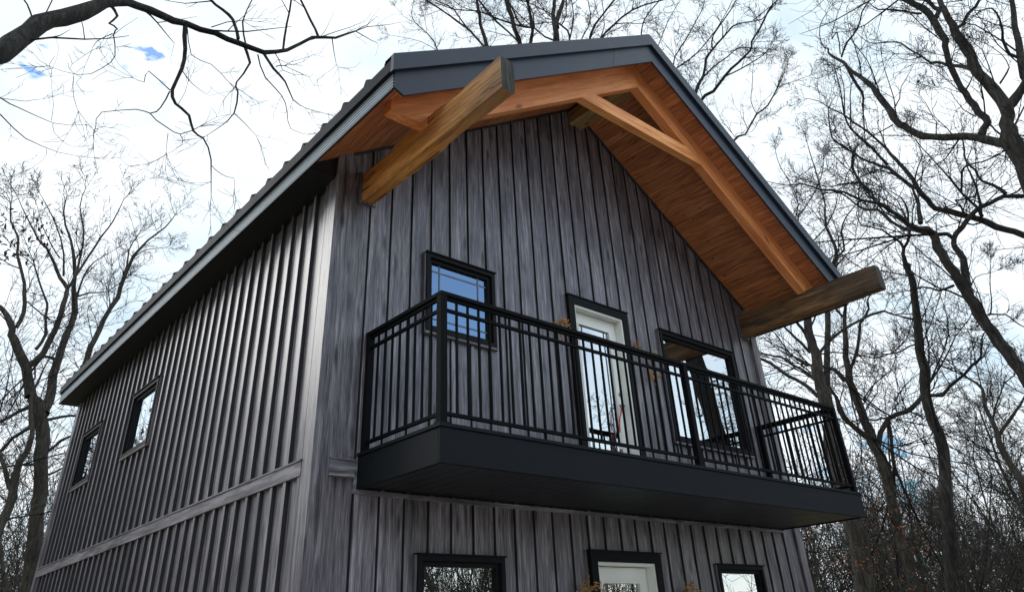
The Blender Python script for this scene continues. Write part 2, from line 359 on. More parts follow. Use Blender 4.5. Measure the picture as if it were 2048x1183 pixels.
BD, BW = 0.030, 0.046                            # batten depth and width
def batten_profile(u0, P, a, b, lo_trim, hi_trim, bw=BW, bd=0.022):
    """list of (u, depth) describing the folded sheet from a to b"""
    pts = [(a, 0.0)]; n = int((a-u0)/P)-1
    while u0+n*P < b+P:
        c = u0+n*P; n += 1
        if c < a+0.01 or c+bw > b-0.01: continue
        pts += [(c-0.009, 0.0), (c-0.007, -0.016), (c-0.001, -0.016), (c+0.001, bd), (c+bw-0.003, bd), (c+bw+0.003, 0.0)]
    pts.append((b, 0.0)); return pts

def cut_spans(lo, hi, holes):
    """vertical spans left after removing holes"""
    sp = [(lo, hi)]
    for h0, h1 in holes:
        nsp = []
        for a, b in sp:
            if h1 <= a or h0 >= b: nsp.append((a, b)); continue
            if h0 > a: nsp.append((a, h0))
            if h1 < b: nsp.append((h1, b))
        sp = nsp
    return sp
# openings: (x0, x1, z0, z1) on the front, (y0, y1, z0, z1) on the left
W1 = (1.047, 1.964, 4.143, 5.013); WB = (4.850, 6.560, 3.525, 5.005); DU = (3.13, 4.212, 2.86, 5.071)
LW1 = (1.001, 1.958, 0.95, 2.142); LD = (3.10, 4.215, 0.05, 2.239); LW2 = (5.255, 6.215, 0.95, 2.158)
FRONT_OPEN = [W1, WB, DU, LW1, LD, LW2]
S1 = (4.63, 5.70, 3.88, 4.77); S2 = (7.24, 8.29, 3.88, 4.765)
LEFT_OPEN = [S1, S2]

def sheet(prof, opens, zlo, zhi, place):
    mb = MB()
    # split profile at opening edges
    us = sorted({o[0] for o in opens} | {o[1] for o in opens})
    pts = []
    for (a, da), (b, db) in zip(prof, prof[1:]):
        pts.append((a, da))
        for u in us:
            if a+1e-6 < u < b-1e-6: pts.append((u, da+(db-da)*(u-a)/(b-a)))
    pts.append(prof[-1])
    for (a, da), (b, db) in zip(pts, pts[1:]):
        mid = (a+b)/2
        if XM is not None and a < XM < b and zhi(XM) != zhi(a): mids = [(a, da), (XM, da+(db-da)*(XM-a)/(b-a)), (b, db)]
        else: mids = [(a, da), (b, db)]
        hol = [(o[2], o[3]) for o in opens if o[0]-1e-6 <= mid <= o[1]+1e-6]
        for (p, dp), (q, dq) in zip(mids, mids[1:]):
            for z0, z1 in cut_spans(zlo, 99, hol):
                za = zhi(p) if z1 == 99 else z1; zb = zhi(q) if z1 == 99 else z1
                if za <= z0: continue
                mb.quad(place(p, dp, z0), place(q, dq, z0), place(q, dq, zb), place(p, dp, za))
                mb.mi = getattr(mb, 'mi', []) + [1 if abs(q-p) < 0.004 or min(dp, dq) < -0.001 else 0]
    return mb
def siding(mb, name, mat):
    o = mb.build(name, mat, house, fix=False); o.data.materials.append(M_seam_shade)
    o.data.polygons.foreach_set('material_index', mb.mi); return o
M_seam_shade = paint_mat('seam_shade', (0.022, 0.022, 0.027), 0.5, 0.0, 0.1)  # joint shade put into the colour of batten sides and grooves
fp = batten_profile(0.121, P, 0.11, 7.20, 0, 0)
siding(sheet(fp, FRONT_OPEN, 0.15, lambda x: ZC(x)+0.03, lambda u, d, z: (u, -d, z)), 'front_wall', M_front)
lp = batten_profile(0.156, P, 0.11, 9.20, 0, 0, bw=0.055, bd=0.034)
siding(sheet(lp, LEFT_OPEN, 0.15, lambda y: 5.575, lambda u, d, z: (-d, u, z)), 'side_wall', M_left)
# the two sides that face away, plain folded sheets too
rp = batten_profile(0.156, P, 0.11, 9.20, 0, 0)
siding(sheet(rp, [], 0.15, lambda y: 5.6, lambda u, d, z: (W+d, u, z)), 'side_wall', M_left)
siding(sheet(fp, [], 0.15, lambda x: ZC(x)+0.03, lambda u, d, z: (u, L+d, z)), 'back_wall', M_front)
mb = MB()                                        # foundation
mb.box(-0.02, W+0.02, -0.02, L+0.02, -0.4, 0.15); mb.build('foundation', paint_mat('foundation_concrete', (0.33, 0.32, 0.30), 0.85), house)
mb = MB(); mb.box(0.25, W-0.25, 0.35, L-0.25, 0.2, 5.5)   # room volume, seen darkly through the glass
mb.build('room_lining', M_room, house)
# corner trims
mb = MB(); ct = 0.042
mb.prism([(-ct, 0.15), (0.112, 0.15), (0.112, ZC(0.112)+.02), (0, ZC(0)+.02), (-ct, ZC(0)-.005)], -ct, -0.0)
mb.box(-ct, 0.0, 0.0, 0.135, 0.15, 5.56)
mb.box(-ct-0.004, 0.012, -ct-0.004, 0.012, 0.15, 5.56)
mb.build('corner_trim', M_trim, house)
mb = MB()
mb.prism([(7.19, 0.15), (W+ct, 0.15), (W+ct, ZC(W)-.005), (7.19, ZC(7.19)+.02)], -ct, 0.0); mb.box(W, W+ct, 0, 0.13, 0.15, 5.56)
mb.build('corner_trim', M_trim, house)
mb = MB(); mb.box(-ct, 0.0, L-0.13, L+ct, 0.15, 5.56); mb.build('corner_trim', M_trim, house)
# belt boards
mb = MB(); mb.box(-0.046, -0.0, 0.137, L-0.1, 2.712, 2.828); mb.box(-0.056, 0.0, 0.137, L-0.1, 2.828, 2.842)
mb.build('belt_board', M_trimh, house)
mb = MB(); mb.box(0.113, 0.35, -0.046, 0.0, 2.722, 2.828); mb.box(0.113, 0.35, -0.052, -0.0, 2.828, 2.842); mb.box(0.113, 0.35, -0.052, -0.0, 2.70, 2.722)
mb.build('belt_board', M_trimx, house)

# windows ---------------------------------------------------------------
def place_front(u, d, z): return (u, -d, z)
def place_left(u, d, z): return (-d, u, z)
def pbox(mb, pl, u0, u1, d0, d1, z0, z1):
    a = pl(u0, d0, z0); b = pl(u1, d1, z1)
    mb.box(min(a[0], b[0]), max(a[0], b[0]), min(a[1], b[1]), max(a[1], b[1]), z0, z1)
def window(o, pl, t=0.045, grille=None, label=None, sill=True):
    u0, u1, z0, z1 = o; d1 = 0.052
    f = MB()
    # outer casing
    pbox(f, pl, u0, u0+t, -0.05, d1, z0, z1); pbox(f, pl, u1-t, u1, -0.05, d1, z0, z1)
    pbox(f, pl, u0+t, u1-t, -0.05, d1, z1-t, z1); pbox(f, pl, u0+t, u1-t, -0.05, d1, z0, z0+t)
    # inner sash, set back
    s = 0.04
    pbox(f, pl, u0+t, u0+t+s, -0.05, 0.018, z0+t, z1-t); pbox(f, pl, u1-t-s, u1-t, -0.05, 0.018, z0+t, z1-t)
    pbox(f, pl, u0+t+s, u1-t-s, -0.05, 0.018, z1-t-s, z1-t); pbox(f, pl, u0+t+s, u1-t-s, -0.05, 0.018, z0+t, z0+t+s)
    # drip cap, proud of the casing
    pbox(f, pl, u0-0.012, u1+0.012, -0.0, d1+0.018, z1, z1+0.012)
    fo = f.build('window', M_black, house)
    if label: fo['label'] = label
    g = MB(); a, b = u0+t+s, u1-t-s; c, d = z0+t+s, z1-t-s
    g.quad(pl(a, -0.012, c), pl(b, -0.012, c), pl(b, -0.012, d), pl(a, -0.012, d)); g.build('glass', M_glass, fo, fix=False)
    if sill:
        k = MB(); pbox(k, pl, u0-0.01, u1+0.01, 0.0, d1+0.004, z0-0.022, z0-0.002); k.build('sill', M_trimx if pl is place_front else M_trimh, fo)
    for ua, ub in ((u0-0.022, u0-0.004), (u1+0.004, u1+0.022)):
        j = MB(); pbox(j, pl, ua, ub, 0.0, 0.04, z0-0.02, z1); j.build('side_channel', M_trim, fo)
    if grille:
        k = MB(); gx = 0.115; gz = 0.085; w = 0.008
        for u in (a+gx, b-gx): pbox(k, pl, u-w, u+w, -0.011, -0.007, c, d)
        for z in (c+gz, d-gz): pbox(k, pl, a, b, -0.0105, -0.0075, z-w, z+w)
        k.build('grille', paint_mat('grille_grey', (0.10, 0.13, 0.19), 0.5), fo)
    return fo
window(W1, place_front, grille=True); window(WB, place_front, t=0.05)
window(LW1, place_front); window(LW2, place_front)
window(S1, place_left, t=0.05); window(S2, place_left, t=0.05)

# doors -----------------------------------------------------------------
def door(o, name_lbl, knob=True):
    x0, x1, z0, z1 = o; t = 0.098
    f = MB()
    f.box(x0, x0+t, -0.05, 0.0, z0, z1); f.box(x1-t, x1, -0.05, 0.0, z0, z1); f.box(x0+t, x1-t, -0.05, 0.0, z1-t, z1)
    f.box(x0-0.012, x1+0.012, -0.065, 0.0, z1, z1+0.012)
    root = f.build('door', M_black, house); root['label'] = name_lbl
    j = MB()                                     # white jamb reveal
    a, b = x0+t, x1-t; jw = 0.028
    j.box(a, a+jw, -0.03, 0.14, z0, z1-t); j.box(b-jw, b, -0.03, 0.14, z0, z1-t); j.box(a+jw, b-jw, -0.03, 0.14, z1-t-jw, z1-t)
    j.build('jamb', M_white, root)
    s = MB(); sy0, sy1 = 0.075, 0.12; p, q = a+jw+0.006, b-jw-0.006; top = z1-t-jw-0.008
    gx0, gx1 = p+0.115, q-0.125; gz1 = top-0.135; gz0 = z0+0.30
    s.box(p, gx0, sy0, sy1, z0+0.02, top); s.box(gx1, q, sy0, sy1, z0+0.02, top)
    s.box(gx0, gx1, sy0, sy1, gz1, top); s.box(gx0, gx1, sy0, sy1, z0+0.02, gz0)
    # glazing bead
    for (u0, u1, v0, v1) in ((gx0, gx0+.014, gz0, gz1), (gx1-.014, gx1, gz0, gz1), (gx0+.014, gx1-.014, gz1-.014, gz1), (gx0+.014, gx1-.014, gz0, gz0+.014)):
        s.box(u0, u1, sy0-0.010, sy1, v0, v1)
    s.build('panel', M_white, root)
    g = MB(); g.quad((gx0, 0.095, gz0), (gx1, 0.095, gz0), (gx1, 0.095, gz1), (gx0, 0.095, gz1)); g.build('glass', M_glass, root, fix=False)
    k = MB(); w = 0.006
    for i in (1,): 
        zz = gz1-0.10; k.box(gx0, gx1, 0.088, 0.092, zz-w, zz+w)
    for xx in (gx0+0.09, gx1-0.09): k.box(xx-w, xx+w, 0.0885, 0.0925, gz0, gz1)
    k.build('grille', paint_mat('grille_door', (0.16, 0.17, 0.18), 0.5), root)
    if knob:
        h = MB(); hx = q-0.06
        h.tube([(hx, 0.075, z0+1.0), (hx, 0.055, z0+1.0), (hx, 0.045, z0+1.0)], [0.03, 0.028, 0.012], 14)
        h.tube([(hx, 0.045, z0+1.0), (hx, 0.02, z0+1.0)], [0.010, 0.010], 10)
        h.tube([(hx, 0.022, z0+1.0), (hx-0.05, 0.018, z0+1.0), (hx-0.10, 0.022, z0+0.995)], [0.011, 0.010, 0.008], 10)
        h.build('handle', M_steel, root, smooth=True)
        h = MB(); h.tube([(hx, 0.075, z0+1.15), (hx, 0.058, z0+1.15), (hx, 0.054, z0+1.15)], [0.028, 0.027, 0.018], 14); h.build('deadbolt', M_steel, root, smooth=True)
    return root
door(DU, 'white glazed balcony door in black casing')
door(LD, 'white glazed ground floor door in black casing')

# roof ------------------------------------------------------------------
YF, YB = -F_, L+0.22                             # fascia front plane and rear end
XE0, XE1 = -E_, W+E_
zt = lambda x: 8.351 - SL*abs(x-XM)              # top of lower rake fascia
zb = lambda x: 8.069 - SL*abs(x-XM)
ztop = lambda x: 8.49 - SL*abs(x-XM)             # roofing surface
ZS = 5.545                                       # eave soffit height
# ceiling planks under the overhang: real boards with open V-joints
for side in (-1, 1):
    mb = MB(); pw = 0.135; g = 0.003
    k0 = floor((XE0+0.02)/pw); 
    x = k0*pw
    while x < XE1:
        a, b = x+g, x+pw-g
        if side < 0: a2, b2 = max(a, XE0+0.02), min(b, XM)
        else: a2, b2 = max(a, XM), min(b, XE1-0.02)
        if b2 > a2+0.004:
            mb.quad((a2, YF+0.02, ZC(a2)), (b2, YF+0.02, ZC(b2)), (b2, 0.05, ZC(b2)), (a2, 0.05, ZC(a2)))
            for u in (a2, b2): mb.quad((u, YF+0.02, ZC(u)), (u, 0.05, ZC(u)), (u, 0.05, ZC(u)+0.012), (u, YF+0.02, ZC(u)+0.012))
        x += pw
    lo, hi = (XE0+0.02, XM) if side < 0 else (XM, XE1-0.02)
    mb.quad((lo, YF+0.02, ZC(lo)+.012), (hi, YF+0.02, ZC(hi)+.012), (hi, 0.05, ZC(hi)+.012), (lo, 0.05, ZC(lo)+.012))
    mb.build('porch_ceiling', M_ceil, house, fix=False)
# roof body: two slopes with standing seams
for side in (-1, 1):
    mb = MB(); xe = XE0-0.035 if side < 0 else XE1+0.035
    th = 0.02; y0, y1 = YF-0.02, YB
    a = (xe, ztop(xe)); b = (XM, ztop(XM))
    mb.quad((a[0], y0, a[1]), (b[0], y0, b[1]), (b[0], y1, b[1]), (a[0], y1, a[1]))
    mb.quad((a[0], y0, a[1]-th), (b[0], y0, b[1]-th), (b[0], y1, b[1]-th), (a[0], y1, a[1]-th))
    mb.quad((a[0], y1, a[1]-th), (b[0], y1, b[1]-th), (b[0], y1, b[1]), (a[0], y1, a[1]))
    n = 0
    while True:
        y = -1.067+0.4075*n; n += 1
        if y > y1-0.05: break
        xo = xe + (0.012 if side < 0 else -0.012)*0
        # trapezoid rib running up the slope
        h = 0.062; w1_, w0_ = 0.010, 0.045
        pr = [(y-w0_, 0.0), (y-w1_, h), (y+w1_, h), (y+w0_, 0.0)]
        for (ya, ha), (yb, hb) in zip(pr, pr[1:]):
            mb.quad((a[0], ya, a[1]+ha), (b[0], ya, b[1]+ha), (b[0], yb, b[1]+hb), (a[0], yb, a[1]+hb))
        mb.quad(*[(a[0], ya, a[1]+ha) for ya, ha in pr])
    mb.build('roof', M_roof, house, fix=False)
# ridge cap
mb = MB(); rc = 0.17
for s_ in (-1, 1):
    mb.quad((XM, YF-0.03, ztop(XM)+0.058), (XM+s_*rc, YF-0.03, ztop(XM+rc)+0.056), (XM+s_*rc, YB, ztop(XM+rc)+0.056), (XM, YB, ztop(XM)+0.058))
mb.build('ridge_cap', M_roof, house, fix=False)
# rake fascia, lower tier with the clipped lower corner, upper tier proud of it
def rake(name, top, bot, y0, y1, mat, xo, notch=False):
    for s_ in (-1, 1):
        mb = MB(); xe = XM+s_*(XM+xo)
        if notch:
            xn = XM+s_*(XM+0.228)
            poly = [(XM, bot(XM)), (xn, bot(xn)), (xe, 5.556), (xe, top(xe)), (XM, top(XM))]
        else: poly = [(XM, bot(XM)), (xe, bot(xe)), (xe, top(xe)), (XM, top(XM))]
        mb.prism(poly, y0, y1); mb.build(name, mat, house)
rake('rake_fascia', zt, zb, YF, YF+0.022, M_fascia, E_, True)
rake('rake_trim', lambda x: 8.532-SL*abs(x-XM), lambda x: 8.345-SL*abs(x-XM), YF-0.045, YF-0.002, M_fascia, E_+0.045)
# flange lying back on the roof sheet, with its raised return along the eave end
mb = MB()
for s_ in (-1, 1):
    xe = XM+s_*(XM+E_+0.045); t_ = lambda x: 8.532-SL*abs(x-XM)
    mb.quad((XM, YF-0.045, t_(XM)), (xe, YF-0.045, t_(xe)), (xe, YF+0.09, t_(xe)), (XM, YF+0.09, t_(XM)))
    mb.quad((XM, YF+0.09, t_(XM)), (xe, YF+0.09, t_(xe)), (xe, YF+0.11, t_(xe)-0.04), (XM, YF+0.11, t_(XM)-0.04))
mb.build('rake_flange', M_fascia, house, fix=False)
mb = MB(); mb.prism([(2.78, zb(2.78)+0.002), (XM, zb(XM)+0.002), (XM, zt(XM)-0.002), (2.86, zt(2.86)-0.002)], YF-0.0025, YF-0.0002)
mb.build('fascia_lap_joint', M_fascia, house)
# eave fascia: fluted light steel strip with dark drip edge over it
for s_, xe in ((-1, XE0), (1, XE1)):
    mb = MB(); nfl = 5; z0, z1 = ZS+0.012, 5.728; pr = []
    for i in range(nfl):
        a = z0+(z1-z0)*i/nfl; w = (z1-z0)/nfl
        pr += [(a, 0.0), (a+w*0.62, 0.0), (a+w*0.72, -0.007), (a+w*0.9, -0.007)]
    pr.append((z1, 0.0))
    for (za, da), (zb_, db) in zip(pr, pr[1:]):
        xa, xb = xe+s_*da, xe+s_*db
        mb.quad((xa, YF, za), (xa, YB, za), (xb, YB, zb_), (xb, YF, zb_))
    mb.build('eave_fascia', M_eave, house, fix=False)
    mb = MB(); xo = xe+s_*0.038
    mb.prism([(min(xe, xo), 5.722), (max(xe, xo), 5.722), (max(xe, xo), ztop(xo)+0.004), (min(xe, xo), ztop(xo)+0.004)], YF-0.03, YB)
    mb.box(min(xe-s_*0.01, xe+s_*0.006), max(xe-s_*0.01, xe+s_*0.006), YF+0.024, YB, ZS-0.008, ZS+0.012)
    mb.build('drip_edge', M_roof, house)
# boxed eave soffits
mb = MB(); mb.box(XE0+0.012, 0.0, 0.0, YB, ZS-0.004, ZS+0.02); mb.prism([(XE0+0.03, ZS+0.0205), (0, ZS+0.0205), (0, ZC(0)), (XE0+0.03, ZC(XE0+0.03)+.0)], 0.0, 0.03)
mb.box(-0.012, 0.0, 0.13, YB-0.25, ZS-0.022, ZS-0.0045)
mb.build('eave_soffit', M_soffit, house)
mb = MB(); mb.box(W, XE1-0.012, 0.0, YB, ZS-0.004, ZS+0.02); mb.prism([(W, ZS+0.0205), (XE1-0.03, ZS+0.0205), (XE1-0.03, ZC(XE1-0.03)), (W, ZC(W))], 0.0, 0.03)
mb.build('eave_soffit', M_soffit, house)
# rear gable closure
mb = MB(); mb.prism([(XE0, 5.556), (XE1, 5.556), (XE1, zt(XE1)), (XM, zt(XM)), (XE0, zt(XE0))], YB-0.03, YB-0.002); mb.build('rear_gable_board', M_fascia, house)
mb = MB(); mb.quad((XE0, 0.06, ztop(XE0)-.03), (XM, 0.06, ztop(XM)-.03), (XM, YB, ztop(XM)-.03), (XE0, YB, ztop(XE0)-.03)); 
mb.quad((XE1, 0.06, ztop(XE1)-.03), (XM, 0.06, ztop(XM)-.03), (XM, YB, ztop(XM)-.03), (XE1, YB, ztop(XE1)-.03)); mb.build('roof_deck', M_soffit, house, fix=False)
# dark shadow bead where ceiling meets the wall
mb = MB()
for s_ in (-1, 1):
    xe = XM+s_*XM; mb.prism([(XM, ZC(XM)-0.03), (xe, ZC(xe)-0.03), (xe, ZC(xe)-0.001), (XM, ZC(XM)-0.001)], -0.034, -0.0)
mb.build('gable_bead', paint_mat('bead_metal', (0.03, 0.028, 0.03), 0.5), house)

# timbers -----------------------------------------------------------------
def rough_timber(x0, x1, y0, y1, z0, z1, seed, wane=0.0, amp=0.006, nx=4, ny=46, nz=6):
    bm = bmesh.new(); bmesh.ops.create_cube(bm, size=1)
    bmesh.ops.scale(bm, vec=(x1-x0, y1-y0, z1-z0), verts=bm.verts)
    bmesh.ops.translate(bm, vec=((x0+x1)/2, (y0+y1)/2, (z0+z1)/2), verts=bm.verts)
    for axis, n, lo, hi in ((1, ny, y0, y1), (0, nx, x0, x1), (2, nz, z0, z1)):
        for i in range(1, n):
            c = lo+(hi-lo)*i/n; co = Vector((0, 0, 0)); co[axis] = c; no = Vector((0, 0, 0)); no[axis] = 1
            bmesh.ops.bisect_plane(bm, geom=bm.verts[:]+bm.edges[:]+bm.faces[:], plane_co=co, plane_no=no)
    for v in bm.verts:
        p = v.co.copy()
        ex = 1 if abs(p.x-x0) < 1e-4 or abs(p.x-x1) < 1e-4 else 0; ez = 1 if abs(p.z-z0) < 1e-4 or abs(p.z-z1) < 1e-4 else 0
        q = Vector((p.x*3+seed, p.y*2.2, p.z*3)); nn = noise.noise(q)*amp + noise.noise(q*5)*amp*0.4
        cxm, czm = (x0+x1)/2, (z0+z1)/2
        if ex: v.co.x += (1 if p.x > cxm else -1)*nn
        if ez: v.co.z += (1 if p.z > czm else -1)*nn
        if ex and ez:                            # waney arrises
            wv = 0.002 + max(0.0, noise.noise(Vector((seed*3+(9 if p.x > cxm else 0)+(5 if p.z > czm else 0), p.y*1.7, 0))))*wane
            wv += 0.004*noise.noise(Vector((seed, p.y*14, p.x*9)))
            v.co.x -= (1 if p.x > cxm else -1)*wv; v.co.z -= (1 if p.z > czm else -1)*wv
    bmesh.ops.recalc_face_normals(bm, faces=bm.faces)
    return bm
def from_bm(name, bm, mats, parent, smooth=False):
    me = bpy.data.meshes.new(name); bm.to_mesh(me); bm.free()
    for m in mats: me.materials.append(m)
    if smooth: me.polygons.foreach_set('use_smooth', [True]*len(me.polygons))
    o = bpy.data.objects.new(name, me); COL.objects.link(o); o.parent = parent
    if parent.type == 'EMPTY': o.matrix_parent_inverse = Matrix.Translation(-Vector(parent.location))
    return o
for (x0, x1, seed, lbl) in ((0.240, 0.388, 1.3, 'rough timber outrigger beam on the left of the gable'), (6.945, 7.118, 7.9, 'rough timber outrigger beam on the right of the gable')):
    bm = rough_timber(x0, x1, -2.235, 0.0, 5.355, 5.694, seed, wane=0.06, nx=6)
    for f in bm.faces:
        if f.calc_center_median().y < -2.232: f.material_index = 1
    o = from_bm('outrigger_beam', bm, [M_beam if x0 < 3 else M_beamr, M_bend], house); o['label'] = lbl
    mb = MB(); c = 0.022                          # J-channel collar where the beam leaves the wall
    mb.box(x0-c, x0-0.004, -0.045, 0, 5.355-c, 5.70); mb.box(x0-0.004, x1+0.004, -0.045, 0, 5.355-c, 5.351); mb.box(x1+0.004, x1+c, -0.045, 0, 5.355-c, 5.70)
    mb.build('beam_collar', M_trim, house)
# rafters at the front
YR, TR = -1.20, 0.125
ri = lambda x: 7.826 - 0.656*abs(x-XM)
for s_ in (-1, 1):
    P_ = lambda x: XM+s_*(XM-x) if s_ > 0 else x    # mirror
    poly = [(XM, ri(XM)), (P_(0.40), ri(0.40)), (P_(0.40), 5.70), (P_(0.236), 5.70), (P_(0.236), 5.585), (P_(-0.165), 5.585), (P_(-0.172), ZC(-0.172)-0.001), (XM, ZC(XM)-0.001)]
    if s_ > 0: poly[2] = (P_(0.355), 5.70); poly[1] = (P_(0.355), ri(0.355)); poly[3] = (P_(0.18), 5.70); poly[4] = (P_(0.18), 5.585)
    mb = MB(); mb.prism(poly, YR, YR+TR); mb.build('rafter', M_raft, house, bevel=0.004)
mb = MB(); mb.prism([(2.452, 7.042), (4.848, 7.042), (4.56, 7.231), (2.742, 7.231)], YR-0.006, YR+0.10); mb.build('collar_tie', M_tie, house, bevel=0.004)
mb = MB(); mb.box(3.546, 3.80, YR+TR, 0.0, 7.887, 8.10); mb.build('ridge_beam', M_ridge, house, bevel=0.004)

# balcony -----------------------------------------------------------------
b0, b1, D = 0.387, 6.925, 1.197; zf0, zf1 = 2.610, 2.870
mb = MB(); t = 0.03
mb.box(b0, b1, -D, -D+t, zf0, zf1); mb.box(b0, b0+t, -D+t, 0, zf0, zf1); mb.box(b1-t, b1, -D+t, 0, zf0, zf1)
bal = mb.build('balcony', M_deck, house, bevel=0.004)
mb = MB(); nb = 48; w = (b1-b0-2*t)/nb           # underside: narrow boards running out from the wall
for i in range(nb):
    x = b0+t+i*w; mb.box(x+0.003, x+w-0.003, -D+t+.004, -0.0, zf0+0.014, zf0+0.026)
mb.box(b0+t, b1-t, -D+t, -0.0, zf0+0.026, zf0+0.04)
mb.build('underside_boards', M_soffit, bal)
mb = MB()                                         # deck boards with nosing
mb.box(b0-0.012, b1+0.012, -D-0.012, -D+0.13, zf1+0.002, zf1+0.03)
mb.box(b0-0.012, b0+0.13, -D+0.132, -0.0, zf1+0.002, zf1+0.03); mb.box(b1-0.13, b1+0.012, -D+0.132, -0.0, zf1+0.002, zf1+0.03)
y = -D+0.136
while y < -0.02:
    mb.box(b0+0.132, b1-0.132, y, min(y+0.134, -0.001), zf1+0.002, zf1+0.028); y += 0.14
mb.build('deck_boards', M_deck, bal, bevel=0.002)
mb = MB(); mb.box(b0-0.03, b0-0.003, -0.03, 0, zf0-0.03, 2.83); mb.box(b0-0.003, b1+0.003, -0.045, 0, zf0-0.035, zf0-0.003); mb.box(b1+0.003, b1+0.03, -0.03, 0, zf0-0.03, 2.83)
mb.build('ledger_channel', M_trimx, bal)
# small screw heads on the front face
mb = MB(); mb.tube([(0, -D-0.0015, 0), (0, -D+0.002, 0)], [0.0035, 0.0035], 6); sc0 = mb.build('screw', M_black, bal)
x = b0+0.12; first = True
while x < b1:
    for z in (zf0+0.07, zf1-0.06):
        o = sc0 if first else sc0.copy()
        if not first: COL.objects.link(o)
        o.location = (x, 0, z); first = False
    x += 0.61
rz = 3.984; pz0 = zf1+0.03
rail = MB(); ro = 0.016; yy = -D+ro
cap = [(0.0, -0.045), (0.0, 0.0)]
x0r, x1r = b0+ro, b1-ro
rail.box(x0r, x1r, yy, yy+0.066, rz-0.034, rz)              # front cap rail
rail.box(x0r, x0r+0.066, yy+0.067, -0.0, rz-0.034, rz); rail.box(x1r-0.066, x1r, yy+0.067, -0.0, rz-0.034, rz)
hm = yy+0.033
def hr(z, h, w=0.028):
    rail.box(x0r+0.07, XM-0.035, hm-w/2, hm+w/2, z-h/2, z+h/2); rail.box(XM+0.035, x1r-0.07, hm-w/2, hm+w/2, z-h/2, z+h/2)
    for xc in (x0r+0.033, x1r-0.033): rail.box(xc-w/2, xc+w/2, hm+0.035, -0.065, z-h/2, z+h/2)
hr(rz-0.05, 0.028); hr(rz-0.152, 0.028); hr(pz0+0.085, 0.030)
ro_ = rail.build('railing', M_rail, house, bevel=0.003)
posts = [(x0r+0.033, hm), (XM, hm), (x1r-0.033, hm), (x0r+0.033, -0.036), (x1r-0.033, -0.036)]
for px, py in posts:
    mb = MB(); mb.box(px-0.032, px+0.032, py-0.032, py+0.032, pz0+0.001, rz-0.035)
    if py < -0.5: mb.box(px-0.046, px+0.046, py-0.046, py+0.046, pz0+0.0005, pz0+0.014)
    mb.build('post', M_rail, ro_, bevel=0.003)
bz0, bz1 = pz0+0.099, rz-0.065
proto = None
def baluster(px, py):
    global proto
    if proto is None:
        mb = MB(); mb.box(-0.0085, 0.0085, -0.0085, 0.0085, bz0, bz1)
        proto = mb.build('baluster', M_rail, ro_); o = proto
    else:
        o = proto.copy(); COL.objects.link(o)
    o.location = (px, py, 0)
for a, b in ((x0r+0.066, XM-0.032), (XM+0.032, x1r-0.066)):
    n = 27; s = (b-a)/(n)
    for i in range(1, n): baluster(a+i*s, hm)
for xc in (x0r+0.033, x1r-0.033):
    a, b = hm+0.033, -0.068; n = 9
    for i in range(1, n): baluster(xc, a+(b-a)*i/n)
# little feet under the bottom rail
for a, b in ((x0r+0.066, XM-0.032), (XM+0.032, x1r-0.066)):
    for i in (1, 2):
        mb = MB(); x = a+(b-a)*i/3; mb.box(x-0.009, x+0.009, hm-0.009, hm+0.009, pz0+0.0005, pz0+0.0695); mb.build('rail_foot', M_rail, ro_)

# ------------------------------------------------------------------ ground
def ground_mat():
    m = NT('lawn_and_leaf_litter'); a = m.noise(m.x.outputs['Object'], 0.25, 6); b = m.noise(m.x.outputs['Object'], 6.0, 6, 0.7)
    f = m.m_('ADD', m.m_('MULTIPLY', a, 0.5), m.m_('MULTIPLY', b, 0.5))
    c = m.ramp(f, [(0.35, (0.14, 0.105, 0.055)), (0.5, (0.24, 0.20, 0.10)), (0.65, (0.36, 0.29, 0.17))])
    m.l(c, m.b.inputs['Base Color']); m.b.inputs['Roughness'].default_value = 0.95; m.bump(b, 0.6, 0.05); return m.m
mb = MB(); n = 40; R = 600
rings = [0, 12, 40, 120, R]
for i in range(n):
    a0, a1 = 2*pi*i/n, 2*pi*(i+1)/n
    for r0, r1 in zip(rings, rings[1:]):
        p = [(r0*cos(a0), r0*sin(a0), 0), (r1*cos(a0), r1*sin(a0), 0), (r1*cos(a1), r1*sin(a1), 0), (r0*cos(a1), r0*sin(a1), 0)]
        mb.quad(*(p if r0 else p[:3]))
tag(mb.build('ground', ground_mat(), fix=False), kind='structure')
def gravel_mat():
    m = NT('pale_gravel'); b = m.noise(m.x.outputs['Object'], 30.0, 6, 0.7)
    m.l(m.ramp(b, [(0.35, (0.34, 0.31, 0.27)), (0.65, (0.60, 0.56, 0.50))]), m.b.inputs['Base Color']); m.b.inputs['Roughness'].default_value = 0.95
    m.bump(b, 0.8, 0.03); return m.m
mb = MB(); mb.quad((-7, -22, 0.004), (12, -22, 0.004), (10, -0.6, 0.004), (-1.5, -0.6, 0.004))
tag(mb.build('driveway', gravel_mat(), fix=False), kind='structure')

# ------------------------------------------------------------------ trees
def bark_mat(name, c0, c1, c2, sc=9.0):
    m = NT(name); sp = m.n('ShaderNodeSeparateXYZ'); m.l(m.x.outputs['Object'], sp.inputs[0])
    v = m.comb(m.m_('MULTIPLY', sp.outputs[0], sc*2.2), m.m_('MULTIPLY', sp.outputs[1], sc*2.2), m.m_('MULTIPLY', sp.outputs[2], sc*0.45))
    a = m.noise(v, 1.0, 6, 0.65, 0.8); b = m.noise(m.x.outputs['Object'], 0.9, 3)
    f = m.m_('ADD', m.m_('MULTIPLY', a, 0.75), m.m_('MULTIPLY', b, 0.25))
    m.l(m.ramp(f, [(0.35, c0), (0.5, c1), (0.66, c2)]), m.b.inputs['Base Color']); m.b.inputs['Roughness'].default_value = 0.9
    m.b.inputs['Specular IOR Level'].default_value = 0.2
    m.bump(a, 1.0, 0.05); return m.m
